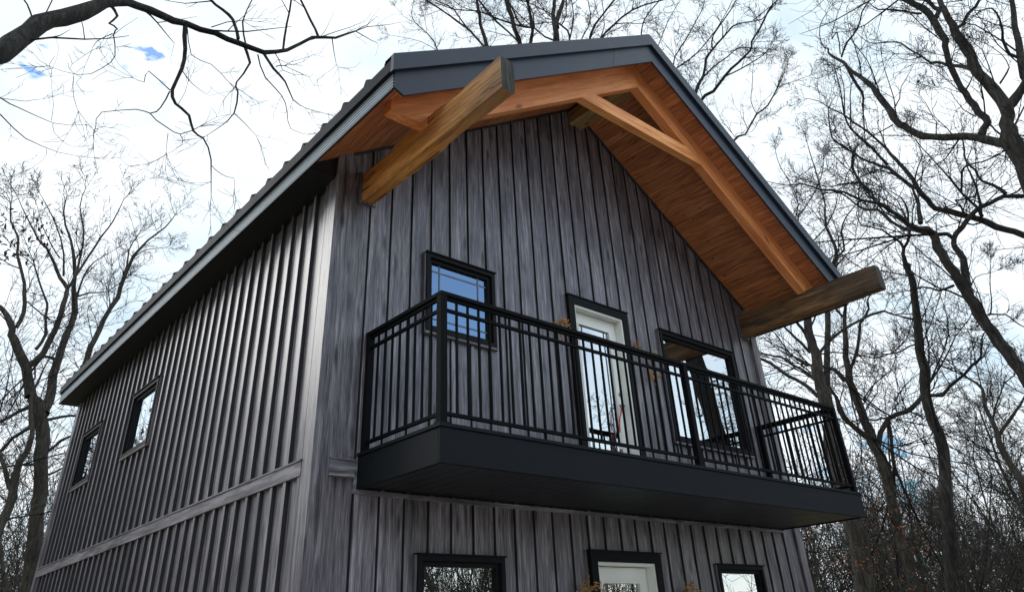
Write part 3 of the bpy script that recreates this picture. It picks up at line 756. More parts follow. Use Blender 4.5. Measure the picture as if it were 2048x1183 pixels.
M_bark = bark_mat('oak_bark', (0.010, 0.009, 0.0085), (0.030, 0.027, 0.025), (0.075, 0.069, 0.062))
M_bark2 = bark_mat('ash_bark', (0.020, 0.018, 0.016), (0.055, 0.049, 0.042), (0.11, 0.10, 0.086))
M_twig = paint_mat('twig_bark', (0.018, 0.016, 0.016), 0.85, 0.0, 0.3, spec=0.2)
M_leafb = paint_mat('dry_leaf_russet', (0.26, 0.085, 0.028), 0.8, 0.0, 0.4, spec=0.2)
M_leafd = paint_mat('dry_leaf_dark', (0.045, 0.035, 0.028), 0.8, 0.0, 0.3, spec=0.2)

def kink(rnd, d, amt): 
    v = Vector((rnd.gauss(0, 1), rnd.gauss(0, 1), rnd.gauss(0, 1)))
    v -= d*v.dot(d)
    if v.length < 1e-6: return d
    return (d + v.normalized()*amt*abs(rnd.gauss(0, 1))).normalized()
def sprout(mb, rnd, p, d, r, ln, lvl, up=0.06, seg=None, rmin=0.0045, kk=0.23):
    """one crooked shoot and its side shoots"""
    nseg = seg or (6 if lvl > 1 else 4); st = ln/nseg; pts = [p.copy()]; rad = [r]
    q = p.copy()
    for i in range(nseg):
        d = kink(rnd, d, kk); d.z += up; d.normalize()
        q = q + d*st*rnd.uniform(0.75, 1.25); pts.append(q.copy()); rad.append(max(rmin*0.7, r*(1-0.72*(i+1)/nseg)))
        if lvl > 0:
            k = rnd.choice((1, 1, 2) if lvl < 3 else (1, 1, 1, 2))
            if lvl == 1: k = rnd.choice((0, 1, 1, 2))
            for _ in range(k):
                a = rnd.uniform(0.5, 1.15); ax = kink(rnd, d, 50.0)
                dd = (d*cos(a)+ax*sin(a)).normalized()
                rc = max(rmin, rad[-1]*rnd.uniform(0.45, 0.75)); lc = ln*rnd.uniform(0.32, 0.62)*(1.0 - 0.4*i/nseg)
                sprout(mb, rnd, q, dd, rc, lc, lvl-1, up, None, rmin, kk)
    mb.tube(pts, rad, 5 if r > 0.03 else 3, cap=False)
def smooth_pts(pts, rnd, amp=0.18):
    """Catmull-Rom refinement with a little crookedness"""
    out = []; n = len(pts)
    for i in range(n-1):
        p0, p1, p2, p3 = (Vector(pts[max(i-1, 0)][:3]), Vector(pts[i][:3]), Vector(pts[i+1][:3]), Vector(pts[min(i+2, n-1)][:3]))
        ln = (p2-p1).length; m = max(2, min(5, int(ln/0.35)))
        for k in range(m):
            t = k/m
            q = 0.5*((2*p1)+(p2-p0)*t+(2*p0-5*p1+4*p2-p3)*t*t+(3*p1-p0-3*p2+p3)*t*t*t)
            r = pts[i][3]+(pts[i+1][3]-pts[i][3])*t
            j = min(r*amp+0.004, 0.03)
            if k: q = q + Vector((rnd.gauss(0, j), rnd.gauss(0, j), rnd.gauss(0, j)))
            out.append((q, r*(1+rnd.uniform(-0.07, 0.09))))
    out.append((Vector(pts[-1][:3]), pts[-1][3])); return out
def ksides(r): return 12 if r > 0.12 else 9 if r > 0.06 else 6 if r > 0.025 else 4
def traced_tree(name, limbs, label, cat, group, seed, dens=1.0, rmin=0.005, bark=None, top=None, flare=1.35, lean=(0, 0), lmax=2):
    rnd = random.Random(seed); bark = bark or M_bark
    b = limbs[0][0]; base = Vector((b[0]+lean[0], b[1]+lean[1], 0))
    root = empty(name, base); tag(root, label, cat, group)
    crown = MB(); twigs = crown if lmax == 1 else MB()
    for li, lim in enumerate(limbs):
        sp = smooth_pts(lim, rnd)
        pts = [s[0] for s in sp]; rad = [s[1] for s in sp]
        if li == 0:
            z = pts[0].z; lo = []; lr = []; k = max(3, int(z/0.8))
            for i in range(k):
                t = i/k; q = Vector((base.x, base.y, -0.3)).lerp(pts[0], t) + Vector((rnd.gauss(0, .02), rnd.gauss(0, .02), 0))*(1 if i else 0)
                lo.append(q); f = flare-(flare-1)*t
                if i == 0: f *= 1.25
                lr.append(rad[0]*f)
            tm = MB(); tm.tube(lo+pts, lr+rad, 14); tm.build('trunk', bark, root, smooth=True, fix=False)
        else: crown.tube(pts, rad, ksides(max(rad)), cap=False)
        # side shoots
        acc = 0; tot = sum((pts[i+1]-pts[i]).length for i in range(len(pts)-1))
        done = 0
        for i in range(1, len(pts)):
            sg = pts[i]-pts[i-1]; l = sg.length; done += l; acc += l
            r = rad[i]
            step = (0.75 if r > 0.07 else 0.5 if r > 0.03 else 0.36)/dens
            while acc > step:
                acc -= step
                if li == 0 and done < tot*0.1: continue
                if r > 0.11 and rnd.random() < 0.55: continue
                d = sg.normalized() if l > 1e-6 else Vector((0, 0, 1))
                a = rnd.uniform(0.6, 1.25); ax = kink(rnd, d, 50.0)
                dd = (d*cos(a)+ax*sin(a)); dd.z += 0.15; dd.normalize()
                rc = min(r*rnd.uniform(0.3, 0.6), rnd.uniform(0.010, 0.022)); rc = max(rc, rmin)
                ln = rc*rnd.uniform(60, 105)
                sprout(twigs, rnd, pts[i]-sg*rnd.random(), dd, rc, ln, min(lmax, 2 if rc > 0.009 else 1), rmin=rmin, kk=0.23 if lmax > 1 else 0.16)
        if rad[-1] < 0.05:                       # growing tip
            d = (pts[-1]-pts[-2]).normalized()
            for _ in range(3): sprout(twigs, rnd, pts[-1], kink(rnd, d, 0.4), max(rmin, rad[-1]*0.8), max(0.4, rad[-1]*80), lmax, rmin=rmin)
    if top:                                      # crown above the frame, grown freely
        for (x, y, z, r, ln, n) in top:
            for i in range(n):
                a = rnd.uniform(0, 2*pi); e = rnd.uniform(0.3, 1.3)
                sprout(crown, rnd, Vector((x, y, z)), Vector((cos(a)*cos(e), sin(a)*cos(e), sin(e))), r, ln, 3, 0.08, 7, rmin=0.008)
    if crown.v: crown.build('crown', bark, root, smooth=True, fix=False)
    if lmax > 1: twigs.build('twigs', M_twig, root, fix=False)
    return root
LIMBS = {
'oak_r1': [[(11.02,-3.62,7.21,0.2161),(11.04,-3.78,7.95,0.198),(11.04,-3.75,8.54,0.1553),(11.04,-3.79,8.96,0.1334),(11.05,-3.87,9.23,0.1161),(11.05,-3.88,9.57,0.1114),(11.04,-3.8,10.07,0.1012),(11.03,-3.73,10.52,0.0968),(11.04,-3.75,10.92,0.0916),(11.03,-3.7,11.35,0.0799),(11.03,-3.7,11.75,0.0608),(11.03,-3.7,12.13,0.0548),(11.04,-3.74,12.48,0.0485),(11.04,-3.74,12.88,0.0351)],[(11.06,-3.92,9.39,0.0883),(11.12,-4.09,9.53,0.081),(11.19,-4.26,9.7,0.0737),(11.25,-4.5,9.96,0.0664),(11.31,-4.66,10.33,0.0596)],[(11.03,-3.68,8.64,0.0895),(11.05,-3.52,8.83,0.0817),(11.07,-3.31,9.05,0.0743),(11.06,-2.96,9.28,0.0714),(11.04,-2.61,9.48,0.0687),(11.04,-2.36,9.73,0.0684),(11.06,-2.22,9.99,0.0683),(11.08,-2.12,10.2,0.0692),(11.13,-2.08,10.49,0.068),(11.16,-2,10.84,0.0638),(11.19,-1.92,11.28,0.0578),(11.21,-1.81,11.56,0.0494),(11.22,-1.64,11.91,0.0431),(11.25,-1.55,12.19,0.038),(11.27,-1.45,12.43,0.0313),(11.27,-1.29,12.76,0.024),(11.33,-1.3,12.91,0.0178),(11.35,-1.19,13.17,0.012),(11.43,-1.28,13.73,0.0098),(11.54,-1.48,14.04,0.0078)],[(11.08,-3.34,9.07,0.0673),(11.2,-3.51,9.34,0.0656),(11.29,-3.43,9.68,0.0646),(11.38,-3.37,10.07,0.0613),(11.47,-3.32,10.48,0.0577),(11.57,-3.3,10.97,0.0574),(11.67,-3.32,11.46,0.0569),(11.78,-3.39,11.85,0.0645),(11.87,-3.34,12.21,0.0726),(11.97,-3.31,12.66,0.0722),(12.06,-3.22,13.11,0.072),(12.12,-2.99,13.6,0.0647),(12.18,-2.79,14.03,0.0567)],[(11.03,-3.67,10.42,0.0402),(11.13,-3.52,10.68,0.036),(11.23,-3.31,10.92,0.0316),(11.33,-3.17,11.15,0.0276),(11.44,-3.04,11.29,0.024),(11.54,-2.9,11.66,0.0205),(11.64,-2.71,12.08,0.0182),(11.74,-2.56,12.41,0.0157),(11.78,-2.2,12.67,0.0128),(11.86,-1.98,12.92,0.0093),(11.95,-1.82,13.4,0.0057)],[(11.03,-3.73,11.44,0.0384),(11.12,-3.87,11.52,0.0352),(11.19,-4,11.73,0.0322),(11.27,-4.17,11.86,0.0274),(11.35,-4.35,12.1,0.0226)],[(11.2,-4.36,9.45,0.0871),(11.41,-4.32,10.04,0.0782),(11.64,-4.4,10.64,0.0681),(11.87,-4.51,11.4,0.0562),(12.09,-4.67,12.17,0.0434),(12.32,-4.75,12.65,0.0336)],[(11.61,-4.37,10.54,0.0339),(11.44,-4.27,10.63,0.029),(11.29,-4.3,10.89,0.0241),(11.14,-4.42,11.21,0.0192),(10.98,-4.41,11.43,0.0143),(10.81,-4.26,11.38,0.0093)],[(11.06,-3.97,9.9,0.021),(11.07,-4.14,10.05,0.0172),(11.07,-4.21,10.13,0.0134),(11.06,-4.2,10.46,0.0098),(11.04,-4.08,10.77,0.0062)],[(11.24,-1.57,12.13,0.0362),(11.42,-1.58,11.63,0.0304),(11.59,-1.56,11.43,0.0251),(11.72,-1.39,11.1,0.017),(11.87,-1.27,10.83,0.009)],[(11.29,-1.52,12.48,0.022),(11.4,-1.71,12.85,0.02),(11.52,-1.99,13.13,0.0178),(11.62,-2.17,13.56,0.0154),(11.72,-2.4,13.83,0.0124),(11.79,-2.49,14.02,0.0094)],[(11.3,-1.51,12.57,0.0147),(11.45,-1.57,13.29,0.0136),(11.53,-1.39,13.26,0.0122),(11.69,-1.47,13.69,0.0104),(11.86,-1.61,14.13,0.0082),(12.05,-1.79,14.57,0.006)],[(11.15,-2.16,10.52,0.0133),(11.07,-2.34,10.62,0.0108),(10.98,-2.47,10.8,0.0083),(10.92,-2.71,10.96,0.0057),(10.84,-2.9,11.1,0.0033)],[(11.07,-2.05,10.13,0.0148),(10.98,-1.76,10.06,0.0127),(10.93,-1.62,10.02,0.0105),(10.86,-1.41,9.94,0.0083)],[(11.05,-2.69,9.5,0.0125),(11,-2.79,9.72,0.0094),(10.91,-2.71,9.99,0.0063),(10.8,-2.57,9.96,0.0032)],[(12.02,-3.16,12.97,0.0251),(12.01,-3,13.11,0.0236),(11.97,-2.74,13.39,0.0221),(11.92,-2.43,13.63,0.016),(11.91,-2.34,13.84,0.0095)],[(11.84,-3.26,12.1,0.0155),(11.85,-3.15,12.38,0.0122),(11.85,-3.03,12.89,0.0089)],[(11.45,-3.39,10.35,0.0143),(11.31,-3.61,10.48,0.0094)],[(11.2,-3.51,9.34,0.0211),(11.14,-3.58,9.08,0.0223),(11.09,-3.66,8.88,0.0234)],[(11.27,-3.37,9.61,0.0138),(11.19,-3.25,9.81,0.0116),(11.12,-3.21,10.04,0.0094),(11.06,-3.19,10.22,0.0063),(10.97,-3.07,10.36,0.0032)],[(11.96,-3.34,12.58,0.0526),(12.06,-3.46,12.8,0.0506),(12.14,-3.41,13.01,0.0488),(12.21,-3.33,13.38,0.0473)]],
'oak_r2': [[(13.01,-3.45,7.29,0.0629),(12.94,-2.98,7.76,0.06),(12.9,-2.76,7.97,0.0592),(12.86,-2.51,8.25,0.0622),(12.81,-2.27,8.47,0.0613),(12.74,-1.98,8.72,0.0597),(12.69,-1.78,8.86,0.0566),(12.68,-1.72,9.09,0.0533),(12.65,-1.62,9.43,0.0493),(12.64,-1.57,9.8,0.0441),(12.62,-1.48,10.12,0.0387),(12.59,-1.38,10.43,0.0332),(12.57,-1.3,10.72,0.0275),(12.52,-1.14,11.13,0.0238),(12.45,-0.91,11.55,0.0211),(12.42,-0.8,11.81,0.0192),(12.35,-0.58,12.11,0.0152),(12.29,-0.42,12.4,0.011),(12.21,-0.19,12.6,0.0067)],[(12.65,-1.62,9.43,0.0522),(12.69,-1.45,9.67,0.046),(12.73,-1.3,9.98,0.0396),(12.78,-1.18,10.25,0.0347),(12.79,-0.94,10.5,0.0297),(12.81,-0.74,10.73,0.0264),(12.83,-0.56,11.03,0.023),(12.87,-0.41,11.29,0.0214),(12.88,-0.21,11.69,0.0198),(12.97,-0.23,12.18,0.0161),(13.07,-0.28,12.63,0.0123)],[(12.78,-1.2,10.31,0.0329),(12.6,-1.09,10.71,0.0296),(12.42,-0.96,11.04,0.0261),(12.25,-0.89,11.25,0.0215),(12.1,-0.9,11.6,0.0169),(11.99,-1.02,12.03,0.0142),(11.87,-1.11,12.57,0.0114)],[(12.25,-0.89,11.25,0.0168),(12.43,-0.97,11.88,0.0143),(12.63,-1.11,12.63,0.0118)],[(12.1,-0.9,11.6,0.0169),(12.03,-1.07,12.02,0.0132),(11.93,-1.18,12.46,0.0095),(11.79,-1.14,12.54,0.0057)],[(12.84,-0.59,11.06,0.0307),(12.83,-0.46,10.74,0.028),(12.86,-0.45,10.52,0.0253),(12.9,-0.48,10.26,0.0226)],[(12.65,-1.61,9.57,0.0175),(12.59,-1.79,9.84,0.0146),(12.53,-1.99,10.03,0.0116),(12.44,-2.01,10.15,0.0087)]],
'oak_r6': [[(11.81,-2.41,3.72,0.1266),(11.8,-2.34,4.73,0.1151),(11.79,-2.32,5.03,0.1055),(11.77,-2.21,5.44,0.101),(11.75,-2.12,5.81,0.0973),(11.72,-2.03,6.19,0.0952),(11.72,-1.99,6.51,0.0917),(11.71,-1.95,6.81,0.0873),(11.7,-1.93,7.04,0.0843),(11.68,-1.86,7.32,0.0829),(11.67,-1.81,7.61,0.0812),(11.67,-1.83,7.89,0.0779)],[(11.68,-1.84,7.89,0.0723),(11.48,-1.81,7.96,0.0581),(11.25,-1.65,8.01,0.0467),(11.05,-1.61,8.11,0.0386),(10.83,-1.5,8.27,0.0341),(10.62,-1.45,8.38,0.0301),(10.36,-1.21,8.49,0.0262),(10.11,-1.05,8.66,0.0223),(9.8,-0.74,8.76,0.0184),(9.53,-0.56,8.88,0.0144),(9.25,-0.36,8.84,0.0103),(8.95,-0.13,8.94,0.0063)],[(11.66,-1.85,7.91,0.0471),(11.72,-1.62,8.06,0.0423),(11.77,-1.34,8.27,0.0374),(11.84,-1.15,8.54,0.0334),(11.91,-0.94,8.96,0.0297),(11.96,-0.71,9.08,0.0255),(12.02,-0.5,9.38,0.0213),(12.08,-0.29,9.75,0.0171),(12.1,-0,9.91,0.0133),(12.13,0.28,10.13,0.0094)],[(11.19,-1.62,8.01,0.0375),(11.08,-1.5,8.3,0.0337),(10.98,-1.44,8.45,0.0296),(10.85,-1.31,8.56,0.0266),(10.77,-1.32,8.71,0.0238),(10.67,-1.26,8.89,0.0211),(10.56,-1.18,8.99,0.0183),(10.41,-0.97,9,0.0153),(10.27,-0.81,8.97,0.0117),(10.12,-0.65,9.03,0.0081)],[(10.67,-1.26,8.89,0.0193),(10.58,-1.19,9.18,0.0175),(10.52,-1.19,9.35,0.0156),(10.49,-1.33,9.46,0.0133),(10.43,-1.35,9.62,0.0107),(10.34,-1.28,9.69,0.0082)],[(11.38,-1.77,8.06,0.0502),(11.5,-1.78,8.31,0.0432),(11.62,-1.8,8.56,0.0361),(11.73,-1.77,8.84,0.0288),(11.85,-1.75,9.09,0.0199),(11.93,-1.6,9.43,0.0102)],[(11.72,-2.01,6.58,0.0818),(11.83,-2,6.75,0.0727),(11.95,-2.04,7.13,0.0654),(12.07,-2.06,7.38,0.059),(12.16,-1.98,7.68,0.0538),(12.27,-2,7.92,0.0502),(12.43,-2.17,8.14,0.0484),(12.58,-2.34,8.36,0.0465),(12.72,-2.5,8.52,0.0445),(12.87,-2.71,8.6,0.0423),(13.02,-2.94,8.7,0.0423),(13.16,-3.13,8.66,0.0421),(13.3,-3.3,8.59,0.0419)],[(12.26,-1.99,7.89,0.0384),(12.19,-1.93,8.02,0.0369),(12.08,-1.73,8.07,0.0356)],[(13.04,-2.98,8.75,0.0391),(13.15,-2.83,9.07,0.0333),(13.26,-2.66,9.3,0.0271),(13.38,-2.61,9.65,0.0242),(13.5,-2.5,10,0.0212),(13.64,-2.53,10.33,0.017),(13.78,-2.56,10.71,0.0127)],[(12.69,-2.51,8.32,0.0355),(12.71,-2.49,8.55,0.0294),(12.69,-2.35,8.94,0.0233),(12.69,-2.24,9.4,0.0187),(12.67,-2.12,9.84,0.0138),(12.67,-2,10.25,0.0106),(12.66,-1.9,10.63,0.0072)],[(12.7,-2.51,8.38,0.0259),(12.79,-2.6,8.95,0.0215),(12.85,-2.6,9.37,0.0168),(12.92,-2.59,9.64,0.0128),(13.02,-2.76,9.94,0.0086)],[(12.69,-2.35,8.98,0.025),(12.62,-2.52,9.36,0.023),(12.55,-2.69,9.4,0.0207),(12.49,-2.94,9.31,0.0183),(12.44,-3.25,9.29,0.016)],[(12.55,-2.29,8.41,0.0228),(12.63,-2.25,8.68,0.0209),(12.71,-2.18,8.87,0.0189),(12.83,-2.3,8.87,0.0167)],[(11.46,-1.83,8.06,0.0141),(11.57,-2.01,8.19,0.0126),(11.67,-2.22,8.31,0.011),(11.76,-2.37,8.33,0.0094)],[(11.69,-1.91,6.53,0.0209),(11.83,-1.68,6.79,0.0189),(11.97,-1.45,7.02,0.0167),(12.08,-1.15,7.42,0.0146)],[(11.84,-1.8,6.86,0.0244),(11.86,-1.52,6.86,0.0217),(11.91,-1.38,6.98,0.0188),(11.96,-1.24,7.07,0.0159),(12.01,-1.09,7.09,0.0128)],[(11.76,-2.16,6.12,0.0216),(11.73,-2.24,6.1,0.0192),(11.72,-2.42,6.03,0.0167),(11.69,-2.51,5.88,0.0142),(11.67,-2.64,5.7,0.0118)],[(11.74,-2.2,6.11,0.0154),(11.71,-2.32,6.36,0.0123),(11.68,-2.42,6.68,0.0088),(11.65,-2.55,6.97,0.0047)],[(11.85,-2.07,6.76,0.0135),(11.79,-2.2,6.86,0.0115),(11.76,-2.41,6.84,0.0084),(11.71,-2.58,6.82,0.0044)]],
'oak_r3': [[(13.03,0.47,1.7,0.1209),(13.11,0.27,2.46,0.1179),(13.16,0.13,3.06,0.1148),(13.2,0.01,3.62,0.1122),(13.26,-0.17,4.33,0.1096),(13.26,-0.16,4.84,0.1056),(13.26,-0.17,5.27,0.1011),(13.29,-0.26,5.7,0.0962),(13.32,-0.33,6.11,0.0911),(13.34,-0.39,6.5,0.0866),(13.36,-0.48,6.89,0.0816),(13.4,-0.58,7.46,0.0753),(13.42,-0.65,7.84,0.0713),(13.41,-0.64,8.06,0.0674),(13.43,-0.69,8.22,0.0632)],[(13.41,-0.62,8.12,0.0565),(13.33,-0.68,8.34,0.0451),(13.26,-0.77,8.54,0.0336),(13.21,-0.97,8.71,0.0271),(13.15,-1.08,9.05,0.0234),(13.07,-1.17,9.33,0.0192),(12.97,-1.16,9.54,0.0141),(12.82,-0.98,9.79,0.0091)],[(13.26,-0.76,8.52,0.0298),(13.17,-0.76,8.66,0.026),(13.03,-0.62,8.88,0.0223),(12.92,-0.58,8.96,0.0189),(12.77,-0.43,9.05,0.0157),(12.62,-0.28,9.14,0.0125),(12.53,-0.3,9.38,0.0093),(12.47,-0.42,9.55,0.0061)],[(13.29,-0.24,5.4,0.0379),(13.3,-0.47,5.34,0.0345),(13.3,-0.66,5.47,0.0315),(13.33,-0.97,5.62,0.0285),(13.33,-1.19,5.77,0.0255),(13.32,-1.39,5.88,0.0197),(13.3,-1.54,6.22,0.0142),(13.27,-1.67,6.32,0.0092),(13.29,-2.04,6.35,0.0042)],[(13.33,-1.16,5.78,0.0114),(13.38,-1.24,6.03,0.0093),(13.42,-1.31,6.14,0.0072),(13.45,-1.31,6.48,0.0051),(13.49,-1.35,6.78,0.0029)],[(13.33,-0.95,5.57,0.0114),(13.22,-1.27,5.44,0.0097),(13.12,-1.65,5.26,0.0081),(12.99,-1.94,5.35,0.0066)],[(13.36,-0.46,6.48,0.0105),(13.54,-0.78,6.51,0.0075),(13.74,-1.2,6.55,0.0044)],[(13.36,-0.46,6.64,0.0091),(13.37,-0.63,6.75,0.0068),(13.4,-0.84,6.68,0.0045)],[(13.21,-0.02,4.98,0.0202),(13.12,0.12,5.11,0.016),(13.06,0.19,5.18,0.0117)],[(13.33,-0.36,5.91,0.0133),(13.45,-0.51,6.05,0.0096),(13.57,-0.67,6.05,0.0059)],[(13.33,-0.38,6.47,0.0181),(13.27,-0.19,6.45,0.0166),(13.16,0.1,6.36,0.0152),(13.09,0.27,6.38,0.0137)]],
'oak_r4': [[(16.49,2.58,1.8,0.1303),(16.52,2.52,2.52,0.1285),(16.52,2.52,3.03,0.1276),(16.52,2.53,3.45,0.1283),(16.54,2.47,3.81,0.1286),(16.56,2.43,4.27,0.1278),(16.56,2.42,4.77,0.1271),(16.54,2.46,5.21,0.1261),(16.53,2.49,5.69,0.1183),(16.51,2.54,6.17,0.1103),(16.49,2.58,6.78,0.1),(16.51,2.55,7.32,0.0861),(16.55,2.45,7.98,0.0704),(16.6,2.32,8.65,0.0542),(16.65,2.19,9.04,0.0372),(16.66,2.17,9.56,0.0201)],[(16.5,2.57,7.24,0.0458),(16.57,2.2,7.78,0.0391),(16.59,1.93,8.43,0.0333),(16.63,1.61,8.75,0.0286),(16.58,1.54,9,0.0209),(16.6,1.25,9.2,0.0116)],[(16.61,2.31,8.69,0.0316),(16.54,2.45,9.11,0.0253),(16.51,2.52,9.39,0.0188),(16.53,2.45,9.67,0.0122)],[(16.55,2.45,5.21,0.072),(16.68,2.3,5.63,0.0637),(16.86,2.06,5.96,0.0574),(17,1.87,6.05,0.0587),(17.19,1.56,6.15,0.0598),(17.35,1.33,6.37,0.052),(17.51,1.07,6.71,0.0369)],[(16.5,2.56,5.49,0.0582),(16.27,2.71,5.74,0.0519),(16.04,2.85,6.03,0.0463),(15.89,2.82,6.41,0.0421),(15.73,2.8,6.71,0.0363),(15.54,2.84,6.92,0.0297)],[(16.43,2.72,7.04,0.0495),(16.5,2.92,7.42,0.0453),(16.5,3.25,7.6,0.0381),(16.53,3.53,7.72,0.0279)],[(16.83,2.09,5.93,0.0293),(16.7,2.17,5.97,0.0244),(16.51,2.39,5.95,0.0196),(16.39,2.43,6.09,0.0147)],[(16.86,2.06,5.96,0.0403),(16.92,2.15,5.66,0.0426),(16.97,2.27,5.22,0.0448),(17.04,2.36,4.84,0.0469)],[(17,1.87,6.05,0.0165),(17.13,1.9,6.37,0.0143),(17.39,1.57,6.82,0.0119),(17.64,1.27,7.05,0.0094)],[(16.56,2.43,6.49,0.0224),(16.49,2.09,6.73,0.0179),(16.49,1.57,6.96,0.0134),(16.39,1.31,7.17,0.0091)],[(16.29,2.61,5.86,0.0183),(16.52,2.36,6.28,0.0154),(16.75,2.1,6.62,0.0124),(16.87,2.1,7.03,0.0095)]],
'oak_r5': [[(13.77,2.52,1.47,0.2028),(13.83,2.41,2.06,0.1991),(13.88,2.29,2.91,0.1968),(13.87,2.31,3.39,0.1908),(13.89,2.28,4.45,0.1814),(13.92,2.21,5.32,0.1666),(13.92,2.2,5.96,0.1524),(13.92,2.21,6.29,0.1413),(13.92,2.22,6.56,0.134),(13.95,2.15,6.92,0.1267),(13.94,2.16,7.29,0.1186),(13.94,2.17,7.6,0.1066),(13.96,2.12,7.93,0.0907),(13.98,2.08,8.17,0.0736),(14,2.04,8.77,0.0568)],[(13.87,2.32,6.1,0.0464),(13.73,2.51,6.44,0.0431),(13.56,2.76,6.67,0.0396),(13.41,2.93,6.91,0.0373),(13.27,3.1,7.1,0.0348),(13.15,3.23,7.22,0.0283),(12.99,3.43,7.36,0.0217)],[(13.89,2.29,6.54,0.0366),(13.8,2.51,6.81,0.0331),(13.71,2.74,7.05,0.0295),(13.67,2.87,7.19,0.0256),(13.57,3.11,7.3,0.0218),(13.46,3.37,7.45,0.0179),(13.36,3.58,7.51,0.0138)],[(13.89,2.27,6.84,0.029),(13.67,2.44,6.98,0.0259),(13.46,2.56,7.2,0.0228),(13.31,2.57,7.36,0.0191),(13.15,2.61,7.62,0.0149),(12.99,2.64,7.68,0.0106)],[(13.91,2.24,7.16,0.0372),(13.74,2.31,7.4,0.0334),(13.55,2.42,7.65,0.0295),(13.38,2.48,7.83,0.0228),(13.22,2.53,7.95,0.0161)],[(13.93,2.19,7.57,0.043),(13.82,2.25,7.79,0.0378),(13.72,2.29,7.96,0.0325),(13.64,2.3,8.2,0.0272)],[(13.95,2.15,7.03,0.037),(14.14,2.07,7.21,0.0362),(14.35,1.94,7.44,0.0353),(14.62,1.66,7.69,0.0336),(14.94,1.25,7.92,0.0314),(15.23,0.86,8.06,0.029),(15.42,0.76,8.06,0.0268),(15.59,0.69,8.02,0.0245)],[(14.08,2.08,7.12,0.0212),(14.1,1.77,7.08,0.0199),(14.15,1.39,6.94,0.0186),(14.16,1.08,6.78,0.0168),(14.16,0.79,6.67,0.0145),(14.17,0.46,6.71,0.0124)],[(13.99,2.07,6.8,0.0367),(14.15,1.88,6.69,0.0348),(14.28,1.75,6.44,0.0328),(14.36,1.73,6.29,0.031)],[(13.98,2.09,6.32,0.0388),(14.19,2.03,6.08,0.0374),(14.37,2.05,5.67,0.0359),(14.6,1.97,5.43,0.0332),(14.86,1.79,5.18,0.0305)],[(13.75,2.65,7.03,0.012),(13.75,2.9,6.99,0.0103),(13.76,3.12,7,0.0086),(13.69,3.5,6.92,0.0069)],[(13.97,2.1,7.58,0.0161),(14.01,1.91,7.5,0.0146),(14.06,1.72,7.36,0.0132),(14.09,1.54,7.09,0.0117)],[(13.99,2.07,7.83,0.0243),(14.03,1.9,8.07,0.0203),(14.04,1.78,8.23,0.0163)]],
'maple_r7': [[(16.43,-0.25,1.88,0.081),(16.48,-0.43,3.1,0.0805),(16.47,-0.4,3.83,0.079),(16.45,-0.33,4.33,0.0768),(16.43,-0.27,4.77,0.0706),(16.44,-0.3,4.98,0.0617),(16.44,-0.3,5.29,0.0509),(16.43,-0.27,5.63,0.0439),(16.45,-0.35,6.02,0.0347),(16.41,-0.18,6.29,0.0234)],[(16.44,-0.3,4.95,0.0418),(16.54,-0.65,5.29,0.0338),(16.62,-0.93,5.56,0.0258),(16.67,-1.07,5.73,0.0194),(16.73,-1.3,6.01,0.0129)],[(16.44,-0.32,5.29,0.026),(16.58,-0.43,5.61,0.0197),(16.77,-0.73,6.1,0.0133),(16.93,-0.95,6.27,0.0092),(17.07,-1.09,6.61,0.005)],[(16.57,-0.38,5.62,0.0132),(16.45,-0.5,5.97,0.011),(16.33,-0.63,6.19,0.0088),(16.2,-0.71,6.62,0.0066)],[(16.43,-0.26,4.92,0.0161),(16.46,0.02,5.11,0.0115),(16.45,0.41,5.23,0.0067)]],
'oak_t1': [[(12.68,8.52,19.01,0.1414),(12.81,8.38,21.2,0.1276),(12.85,8.34,21.86,0.1142),(12.82,8.37,22.56,0.0855),(12.87,8.31,23.25,0.0713),(12.91,8.27,24.03,0.0413)],[(12.88,8.31,22.06,0.1047),(13.03,8.26,22.88,0.0862),(13.22,8.16,23.5,0.0667),(13.35,8.14,24.22,0.0469)],[(13.07,8.08,20.03,0.0384),(13.26,8.05,21.29,0.0378),(13.33,8.16,22.09,0.0368),(13.25,8.45,22.61,0.0356)],[(13.31,8.06,21.6,0.0322),(13.34,7.78,22.41,0.0259),(13.21,7.67,23.3,0.0194),(13.08,7.58,23.56,0.0126)],[(12.85,8.34,22.76,0.0353),(12.67,8.73,23.25,0.0256),(12.46,9.13,23.81,0.0156)],[(12.78,8.42,21.41,0.0394),(12.46,8.6,21.56,0.037),(12.13,8.79,21.95,0.0347)],[(13.27,8.4,22.52,0.0279),(13.39,8.19,22.99,0.0217),(13.4,8.1,23.78,0.0155)]],
'oak_t2': [[(13.3,10.77,20.17,0.0923),(13.26,10.8,23.18,0.0882),(13.17,10.89,23.89,0.0911),(13.08,10.98,24.59,0.0967),(12.98,11.07,25.37,0.1027),(12.89,11.16,26.18,0.104),(12.78,11.26,26.84,0.086)],[(13.23,10.83,23.37,0.0379),(12.93,11.17,24.12,0.0406),(12.6,11.52,24.79,0.0434),(12.35,11.79,25.47,0.0428),(12.09,12.06,26.24,0.0387),(11.85,12.3,26.78,0.0345)],[(13.5,10.56,24.29,0.0495),(13.41,10.78,24.45,0.047),(13.33,10.98,24.98,0.0447),(13.26,11.18,25.8,0.0426),(13.14,11.43,26.57,0.0403)],[(13.51,10.55,21.76,0.079),(13.51,10.47,23.12,0.0743),(13.58,10.31,23.92,0.0686),(13.51,10.29,24.69,0.0628),(13.4,10.32,25.73,0.0548),(13.34,10.3,26.23,0.045)],[(13.56,10.31,24.09,0.0491),(13.32,10.77,24.38,0.0441),(12.96,11.32,24.86,0.0391),(12.61,11.84,25.37,0.0339),(12.2,12.4,25.91,0.0286),(11.49,13.16,26.16,0.023),(11.16,13.59,26.59,0.0174)]],
